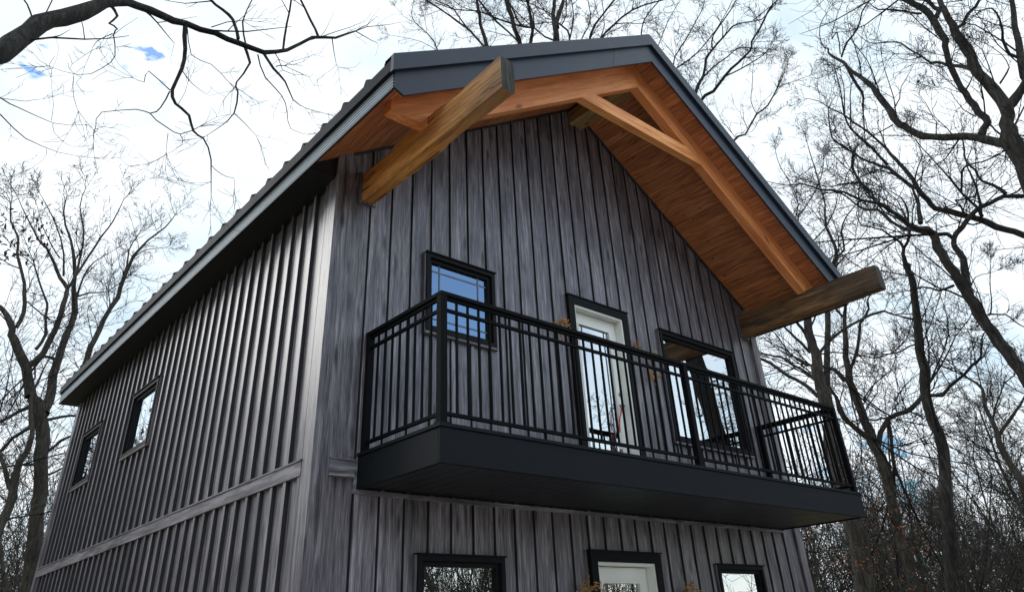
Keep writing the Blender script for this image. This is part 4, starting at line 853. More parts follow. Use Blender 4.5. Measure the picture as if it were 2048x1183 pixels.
'oak_t4': [[(11.62,10.95,19.46,0.0836),(11.57,11,22.2,0.0785),(11.44,11.11,23.16,0.0714),(11.37,11.17,24.04,0.0661),(11.29,11.24,25.02,0.0585),(11.24,11.28,25.64,0.0492)],[(11.53,11.03,22.21,0.0465),(11.08,11.43,23.19,0.0438),(10.77,11.7,23.65,0.0406),(10.45,11.97,24.1,0.0373),(9.81,12.45,24.83,0.0332),(9.5,12.68,25.13,0.0288),(9.24,12.87,25.34,0.0244)],[(10.93,11.56,23.49,0.0317),(10.57,11.77,24.24,0.0284),(10.36,11.85,24.47,0.0249),(9.76,12.21,24.83,0.0214)],[(11.41,11.14,23.89,0.0239),(11.22,11.23,24.29,0.0205),(10.78,11.53,24.47,0.0169),(10.42,11.75,24.87,0.0134)],[(11.57,11,22.2,0.0155),(11.79,10.66,22.74,0.0117),(11.66,10.63,23.43,0.0079)]],
'oak_t5': [[(14.19,8.31,19.02,0.0823),(14.37,8.08,20.88,0.0684),(14.42,8.03,22.05,0.0553),(14.63,7.75,22.92,0.044),(14.99,7.26,23.69,0.0375),(15.2,6.96,24.1,0.0306),(15.34,6.76,24.39,0.0237)],[(14.41,8.03,21.54,0.0506),(14.52,7.6,21.83,0.0465),(14.76,6.98,22.32,0.0424),(15.08,6.2,22.73,0.0367),(15.39,5.37,22.67,0.0293),(15.44,4.94,22.48,0.0221)],[(14.38,8.07,21.55,0.0304),(14.1,8.23,21.96,0.0267),(14.25,7.87,22.56,0.023),(14.27,7.65,23.19,0.0193),(14.17,7.6,23.87,0.0156)],[(14.52,7.56,21.87,0.0227),(14.75,7.41,22.65,0.0179),(14.85,7.41,24.17,0.0132)],[(15.22,6.11,21.31,0.0294),(15.42,6.09,22.02,0.0266),(15.73,5.89,22.75,0.0236),(16.11,5.56,23.37,0.0205)],[(14.8,6.89,22.34,0.0227),(14.98,6.47,22.18,0.0188),(15.16,6.02,21.88,0.0148)],[(15.08,6.2,22.73,0.0201),(15.06,6.04,23.15,0.0126)]],
'ash_t6': [[(11.69,13.48,20.45,0.0423),(11.17,13.86,23.91,0.0317),(10.75,14.16,25.03,0.0237),(10.31,14.45,25.62,0.0201),(10.16,14.55,26.24,0.0164),(10.24,14.5,26.98,0.0127),(10.18,14.54,27.48,0.0088)],[(11.12,13.9,23.99,0.0168),(10.62,14.36,24.57,0.0141),(9.86,14.96,24.88,0.0113),(9.52,15.27,25,0.0085)],[(10.74,14.16,25.11,0.0114),(10.69,14.2,25.74,0.0086),(10.59,14.27,26.29,0.0058)],[(10.27,14.48,25.62,0.0115),(9.87,14.72,25.95,0.0086),(9.56,14.9,26.46,0.0058)]],
'oak_q': [[(14.53,4.28,11.32,0.0747),(14.62,4.12,14.97,0.0648),(14.61,4.15,16.75,0.0544),(14.82,3.76,17.47,0.0464),(14.92,3.58,18.13,0.0418),(15.07,3.28,18.52,0.0368),(15.25,2.92,18.87,0.0316),(15.4,2.59,19.19,0.0265),(15.55,2.23,19.18,0.0211),(15.77,1.71,19.05,0.0158),(15.92,1.33,19.39,0.0107)],[(14.62,4.13,14.72,0.0524),(14.56,3.97,16.34,0.0529),(14.68,3.46,16.54,0.0516),(14.77,3,16.91,0.0463),(14.88,2.47,17.19,0.0409),(14.93,2.02,17.39,0.0366),(14.85,1.87,17.61,0.0325),(14.87,1.48,17.93,0.0294),(14.88,1.09,18.36,0.0263),(14.89,0.69,18.54,0.0221),(14.84,0.43,18.56,0.0179)],[(15.05,3.32,18.54,0.0281),(15.14,3.21,19.1,0.0258),(15.37,2.82,19.65,0.0233),(15.56,2.47,20.11,0.0204),(15.67,2.31,20.42,0.0169),(15.76,2.19,20.75,0.0134)],[(14.84,3.73,17.46,0.0277),(15.11,3.48,17.83,0.0236),(15.48,3.03,18.22,0.0194),(15.74,2.77,18.53,0.0173),(15.99,2.5,18.48,0.0151)],[(14.77,3,16.91,0.0288),(14.99,2.49,17,0.0235),(15.18,2.01,17.15,0.0183),(15.3,1.68,17.29,0.0132),(15.37,1.45,17.55,0.0081)],[(15.23,2.95,18.89,0.0173),(15.24,2.85,19.36,0.0146),(15.13,3.02,19.91,0.0118),(14.93,3.37,19.57,0.0088)],[(14.85,1.87,17.61,0.0102),(14.87,1.49,17.34,0.008),(14.83,1.25,17.13,0.0059)],[(15.67,1.96,19.16,0.0172),(15.96,1.62,19.48,0.0151),(16.2,1.4,19.76,0.013)],[(14.57,3.95,16.27,0.029),(13.97,4.32,17.74,0.026),(14,3.58,18.58,0.0221),(13.99,2.87,19.18,0.0182),(13.78,2.53,19.35,0.0134),(13.51,2.3,19.27,0.0083)],[(13.99,4.29,17.67,0.0234),(14.34,3.65,18.03,0.0202),(14.64,3.06,18.62,0.0171),(14.83,2.66,19.13,0.0139),(15.05,2.18,19.89,0.0108)],[(14,4.09,17.93,0.017),(14,4.36,18.76,0.0131),(14.03,4.56,19.29,0.0089)],[(13.88,4.68,18.87,0.0154),(13.97,4.13,19.76,0.0133),(13.99,3.68,20.15,0.011),(13.95,3.33,20.32,0.0088)],[(14.23,3.86,17.84,0.017),(14.5,3.56,18.23,0.0142),(14.77,3.24,18.26,0.0114),(15.05,2.88,18.04,0.0085)]],
'ash_q3': [[(18.64,7.17,11.36,0.076),(19.14,6.29,15.86,0.064),(19.46,5.68,17.91,0.0485),(19.7,5.2,18.1,0.0366),(19.95,4.65,18.89,0.035),(20.15,4.2,19.14,0.0312),(20.36,3.68,19.87,0.0264),(20.44,3.48,20.17,0.0195),(20.56,3.19,20.69,0.0101)],[(19.95,4.65,18.92,0.0175),(20.03,4.77,19.64,0.0153),(20.21,4.65,20.38,0.0129),(20.44,4.42,21.64,0.0092),(20.59,4.35,22.17,0.0053)],[(20.36,3.69,19.84,0.0151),(20.62,3.11,19.88,0.0112),(20.84,2.62,19.92,0.0074)],[(19.55,5.51,18.09,0.0174),(19.61,5.5,18.3,0.015),(19.9,5.02,18.21,0.0124),(20.08,4.74,18.63,0.01)],[(20.34,3.74,19.83,0.0126),(20.39,3.32,20.43,0.0088),(20.41,2.93,20.9,0.005)]],
'ash_u': [[(16.98,3.94,5.61,0.0913),(17.35,3.13,8.92,0.0826),(17.56,2.62,10.61,0.0696),(17.63,2.44,10.92,0.0568),(17.66,2.37,11.35,0.0473),(17.63,2.44,11.99,0.0351),(17.69,2.29,12.76,0.0267),(17.7,2.27,13.3,0.0216),(17.7,2.26,14.34,0.0177),(17.7,2.25,15.03,0.0111)],[(17.63,2.44,10.92,0.0304),(17.71,2.16,11.12,0.0273),(17.72,2.08,11.71,0.0246),(17.78,1.86,12.1,0.0195),(17.89,1.47,12.43,0.0144)],[(17.57,2.59,10.6,0.0222),(17.57,2.03,10.91,0.016),(17.6,1.37,11.35,0.0099)],[(17.63,2.44,11.99,0.0187),(17.89,2.14,12.56,0.0147),(18.09,1.99,13.11,0.0107)],[(17.63,2.44,11.99,0.0208),(17.44,2.77,11.69,0.0207),(17.33,2.9,11.53,0.0207)],[(17.62,2.46,12.04,0.0187),(17.53,2.65,12.63,0.0148),(17.47,2.76,12.91,0.0107)],[(17.43,2.94,9.73,0.0318),(17.64,3.3,12.38,0.0266),(18.08,3.15,13.12,0.0211),(18.59,2.8,13.86,0.0188),(19.01,2.65,14.49,0.0155),(19.41,2.55,15.26,0.0117)],[(17.63,3.33,12.24,0.0236),(17.74,3.43,12.63,0.0213),(17.98,3.23,13.33,0.019),(18.1,3.32,14.15,0.0163),(18.16,3.54,15,0.013),(18.28,3.6,15.83,0.0095)],[(17.76,3.48,12.85,0.0153),(18.07,3.21,13.4,0.0122),(18.42,2.84,13.71,0.0089)],[(18.22,3.07,14.4,0.0136),(18.4,2.57,14.63,0.0101),(18.5,2.27,14.84,0.0068)]],
'oak_left': [[(1.11,15,2.18,0.1463),(0.96,15.03,2.92,0.1492),(0.88,15.04,3.67,0.1524),(0.75,15.07,4.53,0.1502),(0.62,15.09,5.42,0.1537),(0.49,15.11,6.11,0.1564),(0.29,15.14,6.68,0.146),(-0.02,15.18,7.14,0.1223)],[(-0.03,15.19,7.17,0.1335),(-0.22,15.21,7.64,0.1149),(-0.45,15.23,8.07,0.0993),(-0.72,15.25,8.5,0.0884),(-0.83,15.26,8.76,0.0774),(-1.02,15.27,9.06,0.0662),(-1.23,15.29,9.26,0.0547),(-1.49,15.3,9.35,0.0414),(-1.81,15.31,9.67,0.0272)],[(-0.76,15.25,8.82,0.0548),(-0.7,15.34,9.26,0.0498),(-0.8,15.45,9.78,0.0445),(-1,15.56,10.4,0.039),(-1.22,15.68,10.92,0.0332),(-1.31,15.78,11.43,0.0274),(-1.59,15.89,11.9,0.0212),(-1.72,16,12.48,0.0151)],[(-0.24,15.21,7.92,0.0813),(-0.03,15.17,8.28,0.0762),(0.08,15.15,8.98,0.0713),(0.08,15.14,9.63,0.0654),(0.07,15.13,10.05,0.056),(-0.17,15.15,10.31,0.0471),(-0.39,15.17,10.68,0.0388),(-0.65,15.19,11.05,0.0304),(-0.91,15.21,11.25,0.0233),(-1.24,15.23,11.71,0.0166),(-1.65,15.25,12.31,0.0098)],[(0.07,15.13,10.05,0.0386),(0.15,15.02,10.4,0.0331),(0.12,14.92,10.89,0.0275),(0.01,14.84,11.66,0.0219),(-0.25,14.77,12.29,0.016),(-0.26,14.67,12.83,0.0101)],[(0.12,15.05,10.29,0.034),(0.3,14.97,10.97,0.0297),(0.48,14.89,11.67,0.0253),(0.64,14.81,12.15,0.0179),(0.75,14.74,12.88,0.0105)],[(-0.1,15.15,10.38,0.0267),(-0.27,14.93,10.89,0.0218),(-0.72,14.75,11.66,0.0154),(-1.25,14.56,12.23,0.0072)],[(-0.33,14.97,10.78,0.0218),(-0.57,14.94,11.02,0.0169),(-0.9,14.92,11.46,0.0121),(-1.24,14.89,12.11,0.0073)],[(-0.21,15.2,8.34,0.0412),(-0.08,15.37,8.82,0.0375),(-0.18,15.58,9.37,0.0334),(-0.2,15.78,9.79,0.0291),(-0.48,16.01,10.39,0.0247),(-0.69,16.22,10.91,0.02)],[(0.34,15.13,6.77,0.1332),(0.4,15.31,7.16,0.1178),(0.36,15.5,7.83,0.1021),(0.41,15.68,8.62,0.0889),(0.5,15.85,9.36,0.0791),(0.47,16.04,10.05,0.0729),(0.36,16.25,10.6,0.0599),(0.26,16.45,11.33,0.0465),(0.01,16.66,12.18,0.0336),(-0.35,16.89,13.1,0.0218),(-0.37,17.08,13.76,0.0111)],[(0.51,16.11,10.31,0.0279),(0.8,16.1,10.49,0.0214),(1.15,16.08,10.6,0.0147),(1.39,16.07,10.84,0.0079)],[(0.48,16.11,10.25,0.0304),(0.51,16.11,10.92,0.0241),(0.67,16.08,11.42,0.0166),(1.12,16,11.94,0.008)],[(0.35,15.62,8.29,0.0425),(0.05,15.61,8.33,0.0374),(-0.08,15.58,8.01,0.0323)],[(-0.69,15.4,9.59,0.0212),(-0.41,15.27,9.35,0.0199),(-0.25,15.14,9.2,0.0187)],[(0.09,15.17,7.01,0.0548),(-0.2,15.11,6.75,0.0473),(-0.51,15.04,6.45,0.0399),(-0.77,14.97,6.17,0.0328)],[(0.28,15.14,6.58,0.0445),(0.06,15.28,6.37,0.0417),(-0.12,15.41,6.2,0.039),(-0.27,15.53,5.88,0.0338),(-0.44,15.66,5.7,0.0288)],[(0.36,15.13,6.62,0.0397),(0.74,15.2,6.78,0.0338),(1.15,15.26,6.86,0.0275),(1.4,15.35,6.89,0.0208)],[(0.62,15.09,5.89,0.0367),(0.84,14.99,6.18,0.0322),(1.16,14.86,6.39,0.0276)],[(0.64,15.09,5.33,0.0289),(0.88,15.14,5.45,0.0244),(1.14,15.19,5.68,0.0199)],[(0.49,15.11,5.6,0.029),(0.14,15.28,5.59,0.024),(-0.18,15.44,5.5,0.0191)]],
'oak_left2': [[(2.85,17.69,1.81,0.1005),(2.23,17.83,5.33,0.0989),(1.7,17.94,7.45,0.0925),(1.48,17.98,9.2,0.085),(1.54,17.97,9.83,0.0751),(1.64,17.95,10.49,0.0707),(1.87,17.91,11.27,0.0664),(1.86,17.91,11.57,0.061),(1.93,17.9,12.21,0.056),(2,17.88,12.75,0.0445),(2.31,17.82,13.41,0.0331),(2.71,17.72,13.98,0.0221),(2.92,17.67,14.51,0.0128)],[(1.86,17.91,11.57,0.0393),(1.91,17.99,12.44,0.0295),(1.88,18.08,13.01,0.0204),(2.03,18.13,13.65,0.0125)],[(1.63,17.95,10.39,0.0305),(1.73,17.99,10.84,0.0232),(1.66,18.05,11.26,0.0156)],[(1.97,17.89,12.6,0.0242),(2.31,17.93,13.09,0.0165),(2.9,17.91,13.35,0.0084)]],
'oak_left3': [[(0.01,14.17,3.17,0.1017),(-0.03,14.18,4.11,0.0972),(0.05,14.17,4.69,0.0881),(-0.01,14.17,5.2,0.0776),(0.07,14.16,5.65,0.0668),(0.07,14.16,6.1,0.0555),(-0.14,14.19,6.78,0.0427),(-0.1,14.19,7.27,0.0271),(-0.04,14.18,7.73,0.0147)],[(0.02,14.17,4.78,0.0581),(-0.29,14.14,5.34,0.045),(-0.67,14.12,5.86,0.0316)],[(-0.04,14.18,4.15,0.0306),(0.16,14.2,4.29,0.0221),(0.46,14.21,4.35,0.0135)],[(0.02,14.17,4.24,0.0308),(0.04,14.03,3.78,0.0344),(0.4,13.83,2.84,0.0377)]],
'overhead': [[(-3.52,-0.07,4.14,0.1033),(-3.39,0.09,4.68,0.1003),(-3.2,0.25,5.23,0.0956),(-2.95,0.41,5.84,0.0891),(-2.87,0.55,6.16,0.0851),(-2.78,0.7,6.51,0.0823),(-2.61,0.84,6.81,0.079),(-2.4,0.97,7.19,0.0756),(-2.21,1.1,7.51,0.0521),(-2.01,1.22,7.68,0.0411),(-1.72,1.33,7.8,0.0403),(-1.44,1.43,7.93,0.0394),(-1.08,1.49,8.04,0.036),(-0.77,1.56,8.11,0.0346),(-0.42,1.6,8.18,0.0305),(-0.11,1.64,8.43,0.0263),(0.23,1.67,8.89,0.022),(0.58,1.67,9.09,0.0184),(0.89,1.68,9.42,0.0117)],[(-1.44,1.43,7.9,0.0278),(-1.38,1.43,7.56,0.0239),(-1.36,1.45,7.28,0.0209),(-1.4,1.47,6.96,0.0191),(-1.33,1.48,6.8,0.0177),(-1.17,1.46,6.7,0.0165),(-1.09,1.46,6.52,0.0137),(-0.97,1.45,6.46,0.0109),(-0.85,1.43,6.21,0.0076),(-0.8,1.44,5.94,0.0051),(-0.77,1.45,5.78,0.0032)],[(-1.42,1.48,6.93,0.011),(-1.46,1.52,6.71,0.0097),(-1.54,1.57,6.62,0.0086),(-1.67,1.63,6.65,0.007),(-1.97,1.7,6.51,0.0052),(-1.98,1.74,6.35,0.0041),(-1.96,1.77,6.18,0.0031)],[(-1.42,1.48,6.95,0.0066),(-1.67,1.54,7.14,0.0055),(-1.68,1.55,6.98,0.0043),(-1.79,1.58,7,0.0032)],[(-1.54,1.57,6.62,0.0064),(-1.35,1.54,6.5,0.0061),(-1.2,1.52,6.46,0.0058),(-1.1,1.5,6.54,0.0055)],[(-1.2,1.52,6.45,0.0054),(-1.16,1.52,6.34,0.0038),(-1.28,1.57,6.18,0.0021)],[(-1.32,1.54,6.43,0.0043),(-1.29,1.56,6.2,0.0021)],[(-0.69,1.58,8.14,0.0199),(-0.58,1.57,7.89,0.0161),(-0.68,1.63,7.56,0.0121),(-0.64,1.64,7.44,0.0108),(-0.63,1.66,7.12,0.0095),(-0.72,1.72,6.93,0.0064),(-0.87,1.78,6.73,0.0035)],[(-0.63,1.66,7.12,0.0059),(-0.35,1.6,6.88,0.0024)],[(-0.42,1.6,8.16,0.0203),(-0.27,1.58,7.97,0.0164),(-0.11,1.54,7.81,0.0126),(0.02,1.52,7.56,0.0082),(0.17,1.49,7.49,0.0038)],[(-0.49,1.61,8.11,0.0088),(-0.35,1.59,7.78,0.0077),(-0.13,1.54,7.57,0.0067),(-0.03,1.54,7.36,0.0054),(0.05,1.54,7.12,0.0039),(0.24,1.49,7.09,0.0025)],[(-0.78,1.56,8.17,0.0223),(-0.88,1.61,8.49,0.0207),(-1.01,1.66,8.62,0.0189),(-1.17,1.71,8.74,0.017),(-1.21,1.74,8.95,0.0153)],[(-0.67,1.57,8.14,0.0112),(-0.75,1.63,8.55,0.0102),(-0.68,1.65,9.01,0.0092),(-0.67,1.68,9.27,0.008)],[(-0.16,1.65,8.43,0.017),(-0.16,1.66,8.91,0.0152),(-0.15,1.66,9.38,0.0133),(-0.17,1.68,9.62,0.0112)],[(0.32,1.67,8.95,0.0194),(0.2,1.75,9.28,0.0169),(0.05,1.83,9.65,0.0143),(-0.01,1.89,9.9,0.0116)],[(-2.27,1.05,7.39,0.0164),(-2.17,1.05,7.28,0.0144),(-2.22,1.06,7.15,0.0122),(-2.13,1.06,7.12,0.0092),(-2.15,1.06,7.03,0.0061),(-2.08,1.06,6.78,0.005),(-2.16,1.08,6.58,0.0039),(-2.33,1.1,6.42,0.0029),(-2.58,1.12,6.41,0.0019)],[(-2.36,1.1,6.39,0.0038),(-2.3,1.12,6.16,0.0028),(-2.23,1.13,6.04,0.0019)],[(-2.16,1.07,7.05,0.0061),(-2.27,1.07,6.88,0.004),(-2.29,1.06,6.73,0.002)],[(-2.81,0.68,6.5,0.0089),(-2.88,0.69,6.61,0.0077),(-2.95,0.69,6.7,0.0066),(-2.99,0.7,6.78,0.0054)],[(-2.77,0.71,6.56,0.0081),(-2.75,0.72,6.85,0.0069),(-2.77,0.72,7,0.0056)],[(0.53,1.67,9.04,0.0085),(0.63,1.66,8.6,0.0028)],[(-1.41,1.42,7.85,0.0058),(-1.3,1.43,7.51,0.0049),(-1.07,1.4,7.47,0.0042),(-0.85,1.37,7.3,0.0035)],[(-1.14,1.49,8.1,0.0072),(-0.99,1.44,8.24,0.0061),(-0.83,1.39,8.33,0.0049)],[(-0.25,1.57,8.01,0.0076),(-0.15,1.54,8.06,0.0064)],[(-1.31,1.47,6.78,0.0044),(-1.26,1.48,7.01,0.0031),(-1.25,1.49,7.17,0.0017)],[(-0.83,1.43,6.14,0.0043),(-0.73,1.39,6.05,0.0036),(-0.6,1.34,6.02,0.0029),(-0.58,1.32,5.89,0.0021)],[(-0.8,1.44,5.94,0.0032),(-0.95,1.47,5.88,0.0016)]],
'overhead_low': [[(-4.06,2.28,6.89,0.023),(-3.29,2.33,6.74,0.0141),(-2.84,2.31,6.67,0.0073),(-2.67,2.27,6.6,0.0052),(-2.32,2.22,6.52,0.0032),(-2.04,2.16,6.59,0.0022)],[(-3.29,2.33,6.74,0.0121),(-2.78,2.33,6.48,0.0062),(-2.5,2.32,6.29,0.0052),(-2.18,2.29,6.23,0.0032),(-1.85,2.25,6.27,0.0022)],[(-2.32,2.22,6.52,0.0032),(-2.28,2.21,6.4,0.0026),(-2.14,2.19,6.3,0.0021),(-2.03,2.18,6.31,0.0016)],[(-2.84,2.31,6.66,0.0041),(-2.62,2.31,6.73,0.0029),(-2.48,2.31,6.83,0.0016)],[(-2.29,2.31,6.24,0.0032),(-2.29,2.32,6.1,0.0023),(-2.36,2.33,5.97,0.0015)],[(-2.34,2.22,6.54,0.0032),(-2.37,2.22,6.74,0.0024),(-2.48,2.21,7.07,0.0016)]]}

G_R = 'bare trees to the right of the house'; G_T = 'bare trees rising behind the roof'; G_L = 'bare trees to the left of the house'
T_ = [('oak_r1', 'massive dark oak with thick furrowed trunk at the right edge, limbs spreading over the sky', G_R, 1, 0.9, 0.005),
 ('oak_r2', 'leaning oak limb entering from the right edge just below the massive oak', G_R, 2, 1.0, 0.005),
 ('oak_r6', 'slanting dark oak trunk crossing the right edge beside the porch beam end', G_R, 3, 1.0, 0.005),
 ('oak_r3', 'tall straight slim trunk standing right of the balcony, clear of other trunks', G_R, 4, 1.0, 0.005),
 ('oak_r4', 'grey forked tree between the balcony corner and the tall straight trunk', G_R, 5, 1.0, 0.006),
 ('oak_r5', 'stout grey tree rising behind the right end of the balcony railing', G_R, 6, 0.9, 0.006),
 ('maple_r7', 'slender many forked tree low at the right edge', G_R, 7, 1.2, 0.006),
 ('ash_u', 'thin forked tree showing in the gap under the eave above the right porch beam', G_R, 8, 1.2, 0.006),
 ('oak_q', 'bare tree fanning up from behind the right roof slope near the ridge', G_T, 9, 1.1, 0.006),
 ('ash_q3', 'small bare tree peeping over the middle of the right roof slope', G_T, 10, 1.1, 0.006),
 ('oak_t1', 'thick double stemmed tree behind the ridge, stoutest behind the front roof edge', G_T, 11, 1.0, 0.007),
 ('oak_t2', 'crossing dark stems rising behind the roof right of the left porch beam', G_T, 12, 1.0, 0.007),
 ('oak_t4', 'slim bare tree with a V of stems behind the roof above the left porch beam', G_T, 13, 1.0, 0.007),
 ('oak_t5', 'spray of slender curved branches just left of the roof ridge', G_T, 14, 1.0, 0.007),
 ('ash_t6', 'thinnest bare tree behind the left end of the gable roof', G_T, 15, 1.2, 0.005),
 ('oak_left', 'big spreading bare tree with grey trunk at the lower left corner', G_L, 16, 0.8, 0.006),
 ('oak_left2', 'single curved tree leaning out beside the left eave', G_L, 17, 1.5, 0.006),
 ('oak_left3', 'dim thick tree at the left edge half hidden by the big spreading one', G_L, 18, 1.0, 0.006),
 ('overhead', 'near oak whose heavy dark limb reaches across the top left sky', G_L, 19, 0.5, 0.0028),
 ('overhead_low', 'near young tree sending thin twigs in from the left edge', G_L, 20, 0.5, 0.0022)]
for key, lbl, grp, seed, dens, rmin in T_:
    L_ = LIMBS[key]; kind = 'ash_tree' if key.startswith('ash') else 'maple_tree' if key.startswith('maple') else 'oak_tree'
    if key.startswith('overhead'):
        # full trunk outside the frame, the traced limb leaves it
        b = L_[0][0]; r = max(b[3]*1.5, 0.12); z = b[2]
        tx, ty = b[0]-0.5, b[1]-0.4
        trunk = [(tx, ty, 0.5, r*1.15), (tx+.05, ty, z*0.5, r*1.05), (tx, ty+.1, z, r*0.95), (tx-.1, ty+.1, z+2.5, r*0.8), (tx-.3, ty+.3, z+5, r*0.6), (tx-.5, ty+.3, z+8, r*0.25)]
        L0 = [(tx, ty, z-0.5, b[3]*1.3)] + list(L_[0])
        L_ = [trunk, L0] + list(L_[1:])
    t_top = None
    traced_tree(kind, L_, lbl, 'tree', grp, seed, dens, rmin, bark=M_bark2 if key in ('oak_r4', 'oak_r5', 'oak_left', 'oak_left2', 'oak_left3') or 'oak' not in kind else M_bark, lmax=1 if key.startswith('overhead') else 2, flare=1.12 if key == 'oak_r1' else 1.35, lean=(2.8, -0.6) if key == 'oak_r1' else (1.2, -0.8) if key == 'oak_r6' else (0, 0))

# woodland round the clearing: a few grown trees, copied and turned
def grown_tree(name, seed, H, r0, lean=0.0):
    rnd = random.Random(seed); root = empty(name); tm = MB(); cw = MB()
    pts = []; rad = []; q = Vector((0, 0, -0.3)); d = Vector((lean, lean*0.4, 1)).normalized(); n = 12
    for i in range(n+1):
        pts.append(q.copy()); t = i/n; rad.append(r0*(1.25 if i == 0 else 1-0.82*t))
        d = kink(rnd, d, 0.09); d.z += 0.08; d.normalize(); q = q + d*(H*0.8/n)
    tm.tube(pts, rad, 9)
    for i in range(3, n+1):
        for _ in range(3 if i > 5 else 1):
            a = rnd.uniform(0, 2*pi); e = rnd.uniform(0.15, 1.0); t = i/n
            dd = Vector((cos(a)*cos(e), sin(a)*cos(e), sin(e)))
            sprout(cw, rnd, pts[i], dd, rad[i]*rnd.uniform(0.35, 0.6), H*0.30*(1.15-0.7*t)*rnd.uniform(0.7, 1.2), 3, 0.05, 7, rmin=0.009)
    tm.build('trunk', M_bark2, root, smooth=True, fix=False); cw.build('crown', M_twig, root, fix=False)
    return root
protos = [grown_tree('woodland_tree', 100+i, 15+2.5*(i % 3), 0.17+0.04*(i % 3), 0.06*(i-2)) for i in range(5)]
for p_ in protos: tag(p_, 'bare grey woodland tree among many like it beyond the house', 'tree', 'bare trees of the surrounding woods')
rnd = random.Random(77); spots = [(-4.6, 20.5), (-6.4, 26.0), (-3.6, 24.5), (-8.2, 30.0)]; near = len(spots)
def azdist(a, r): return (CP.x + r*sin(radians(a)), CP.y + r*cos(radians(a)))
for k in range(900):
    if len(spots) >= 84: break
    a = rnd.uniform(0, 360)
    if rnd.random() < 0.5: a = rnd.choice((rnd.uniform(56, 95), rnd.uniform(-14, 12)))
    aa = (a+180) % 360-180
    vis = -35 < aa < 100
    r = rnd.uniform(34, 75) if vis else rnd.uniform(16, 45)
    if 12 < aa < 52 or -38 < aa < -14: continue
    if 124 < aa < 158: continue
    x, y = azdist(a, r)
    if -3 < x < 10 and -2 < y < 13: continue
    if any((x-u)**2+(y-v)**2 < 5 for u, v in spots): continue
    spots.append((x, y))
for i, (x, y) in enumerate(spots):
    if i < len(protos): o = protos[i]
    else:
        src = protos[i % len(protos)]; o = src.copy(); COL.objects.link(o)
        for ch in list(src.children):
            c = ch.copy(); COL.objects.link(c); c.parent = o
    o.location = (x, y, 0); o.rotation_euler = (0, 0, rnd.uniform(0, 6.28)); av = math.degrees(math.atan2(x-CP.x, y-CP.y)); s = rnd.uniform(0.42, 0.68) if -16 < av < 100 and i >= near else rnd.uniform(0.55, 0.7) if i < near else rnd.uniform(0.8, 1.25); o.scale = (s, s, s)
# undergrowth: saplings and brush too dense to count
def brush(a0, a1, r0, r1, n, h0, h1, seed, rb):
    rnd = random.Random(seed); mb = MB()
    for i in range(n):
        a = rnd.uniform(a0, a1); r = rnd.uniform(r0, r1); x, y = azdist(a, r)
        if -2 < x < 9.5 and -2 < y < 12: continue
        h = rnd.uniform(h0, h1)
        d = Vector((rnd.gauss(0, .25), rnd.gauss(0, .25), 1)).normalized()
        sprout(mb, rnd, Vector((x, y, 0)), d, rb*rnd.uniform(0.6, 1.2), h, 2, 0.04, 6, rmin=0.010)
    return mb
mb = brush(56, 98, 22, 46, 680, 2.5, 7.0, 5, 0.035); m2 = brush(-14, 14, 24, 50, 460, 3.0, 9.0, 6, 0.035)
tag(mb.build('undergrowth', bpy.data.materials['ash_bark'], fix=False), kind='stuff', label='tangled brown brush and saplings filling the wood behind the balcony')
tag(m2.build('undergrowth', bpy.data.materials['ash_bark'], fix=False), kind='stuff', label='tangled brush filling the wood beyond the left wall')

m3 = brush(112, 170, 17, 40, 760, 3.0, 6.5, 9, 0.045)
tag(m3.build('undergrowth', bpy.data.materials['ash_bark'], fix=False), kind='stuff', label='brush across the clearing, mirrored in the windows')

def leaves(mb, rnd, c, n, spread, size):
    for _ in range(n):
        p = Vector(c)+Vector((rnd.gauss(0, spread[0]), rnd.gauss(0, spread[1]), rnd.gauss(0, spread[2])))
        u = Vector((rnd.gauss(0, 1), rnd.gauss(0, 1), rnd.gauss(0, 1))).normalized(); w = u.orthogonal().normalized(); s = size*rnd.uniform(0.6, 1.3)
        fold = u.cross(w)*s*0.3
        mb.quad(p-u*s, p-w*s*0.5+fold, p+u*s, p+w*s*0.5+fold)
# young beeches holding their russet leaves
rnd = random.Random(8)
for (x, y, z, lbl) in ((11.28, 1.90, 2.96, 'young beech with russet leaves just right of the wall corner under the balcony'),
                       (14.0, 1.72, 2.9, 'young beech with russet leaves in front of the grey forked tree')):
    root = empty('young_beech', (x, y, 0)); tag(root, lbl, 'tree', 'young beeches holding their dead leaves')
    tm = MB(); tm.tube([(x, y, -0.2), (x+.05, y, 1.5), (x-.05, y+.1, 3.2), (x, y, 4.6)], [0.035, 0.028, 0.02, 0.008], 6); tm.build('trunk', M_bark2, root, smooth=True, fix=False)
    cw = MB(); lf = MB()
    for i in range(16):
        zz = 1.0+i*0.21; a = rnd.uniform(0, 6.28); d = Vector((cos(a), sin(a), 0.35)).normalized()
        sprout(cw, rnd, Vector((x, y, zz)), d, 0.012, 1.3, 2, 0.0, 5, rmin=0.004)
        for _ in range(3):
            c = Vector((x, y, zz))+d*rnd.uniform(0.3, 1.1); leaves(lf, rnd, c, 9, (0.2, 0.2, 0.12), 0.030)
    cw.build('crown', M_twig, root, fix=False); lf.build('leaves', M_leafb, root, fix=False)
oak = [o for o in bpy.data.objects if o.get('label', '').startswith('big spreading bare tree')][0]
lf = MB()
for c in ((-1.64, 14.84, 11.28), (-1.36, 14.82, 11.52), (-1.25, 14.81, 10.66), (-1.64, 14.84, 10.55), (-0.95, 15.29, 11.53), (-0.62, 15.26, 11.5), (-1.5, 14.8, 10.9)):
    leaves(lf, rnd, c, 16, (0.20, 0.2, 0.24), 0.085)
lf.build('leaves', M_leafd, oak, fix=False)

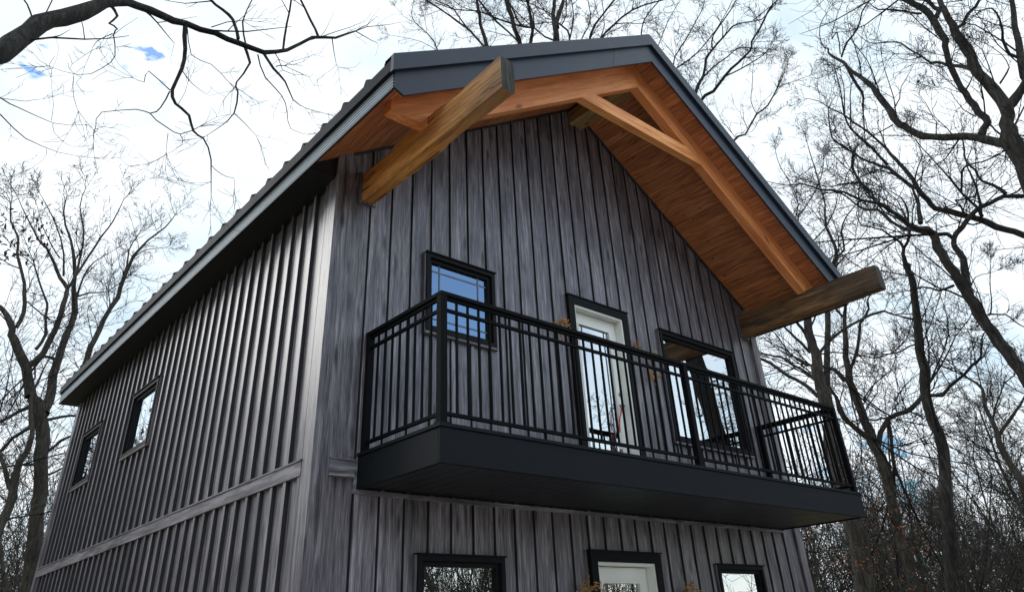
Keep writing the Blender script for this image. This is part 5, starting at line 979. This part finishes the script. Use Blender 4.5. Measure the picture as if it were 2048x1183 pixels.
# ------------------------------------------------------------------ small things hung on the front
def spray(x, z, lbl, n, seed, ln, droop, y=-0.05):
    rnd = random.Random(seed); root = empty('dried_flower_spray', (x, y, z)); tag(root, lbl, 'dried flowers', 'dried sprays beside the doors')
    st = MB(); hd = MB()
    for i in range(n):
        a = rnd.uniform(-1.3, 1.3); d = Vector((sin(a), -rnd.uniform(0.15, 0.8), cos(a)*(1 if rnd.random() > droop else -1))).normalized()
        p = Vector((x, y, z-0.05)); pts = [p.copy()]
        for k in range(4):
            d.z -= 0.22; d.normalize(); p = p+d*ln*rnd.uniform(0.18, 0.3); p.y = min(p.y, -0.045); pts.append(p.copy())
        st.tube(pts, [0.0045, 0.004, 0.0035, 0.003, 0.002], 4)
        for k in range(6):
            q = pts[-1]+Vector((rnd.gauss(0, .02), rnd.gauss(0, .014), rnd.gauss(0, .02)))
            u = Vector((rnd.gauss(0, 1), rnd.gauss(0, 1), rnd.gauss(0, 1))).normalized()*0.022; hd.tube([q-u, q, q+u], [0.002, 0.007, 0.001], 4)
    st.build('stems', M_stem, root); hd.build('seed_heads', M_straw, root)
    hk = MB(); hk.tube([(x, -0.028, z-0.02), (x, y-0.01, z-0.02), (x, y-0.015, z-0.05)], 0.006, 6); hk.build('hook', M_black, root)
spray(2.93, 4.62, 'orange dried flower spray left of the white balcony door', 12, 1, 0.12, 0.1)
spray(4.26, 4.66, 'orange dried flower spray highest to the right of the white balcony door', 6, 2, 0.09, 0.2)
spray(4.50, 4.47, 'thin dried flower spray between the balcony door and the wide window', 8, 3, 0.2, 0.7)
spray(3.00, 1.90, 'orange dried flower spray left of the ground floor door', 8, 4, 0.14, 0.1)
spray(4.55, 1.90, 'thin dried flower spray right of the ground floor door', 9, 6, 0.15, 0.2)
# red cord and paper tag hanging from the balcony door handle
dz = 3.86; root = empty('lanyard', (3.99, 0.02, dz)); tag(root, 'red cord with a pale paper tag hanging from the balcony door handle', 'lanyard')
m1 = MB(); m1.tube([(3.985, 0.018, dz+.01), (3.95, 0.004, dz-.04), (3.91, 0.03, dz-.16), (3.90, 0.045, dz-.30), (3.905, 0.05, dz-.42)], 0.005, 6)
m1.tube([(3.97, 0.018, dz+.005), (3.925, 0.0, dz-.05), (3.885, 0.03, dz-.2), (3.875, 0.045, dz-.36), (3.905, 0.05, dz-.55), (3.93, 0.05, dz-.66)], 0.005, 6)
m1.build('cord', M_red, root, smooth=True)
m1 = MB(); m1.box(3.845, 3.905, 0.040, 0.044, dz-.52, dz-.33); m1.build('paper_tag', M_cloth, root)
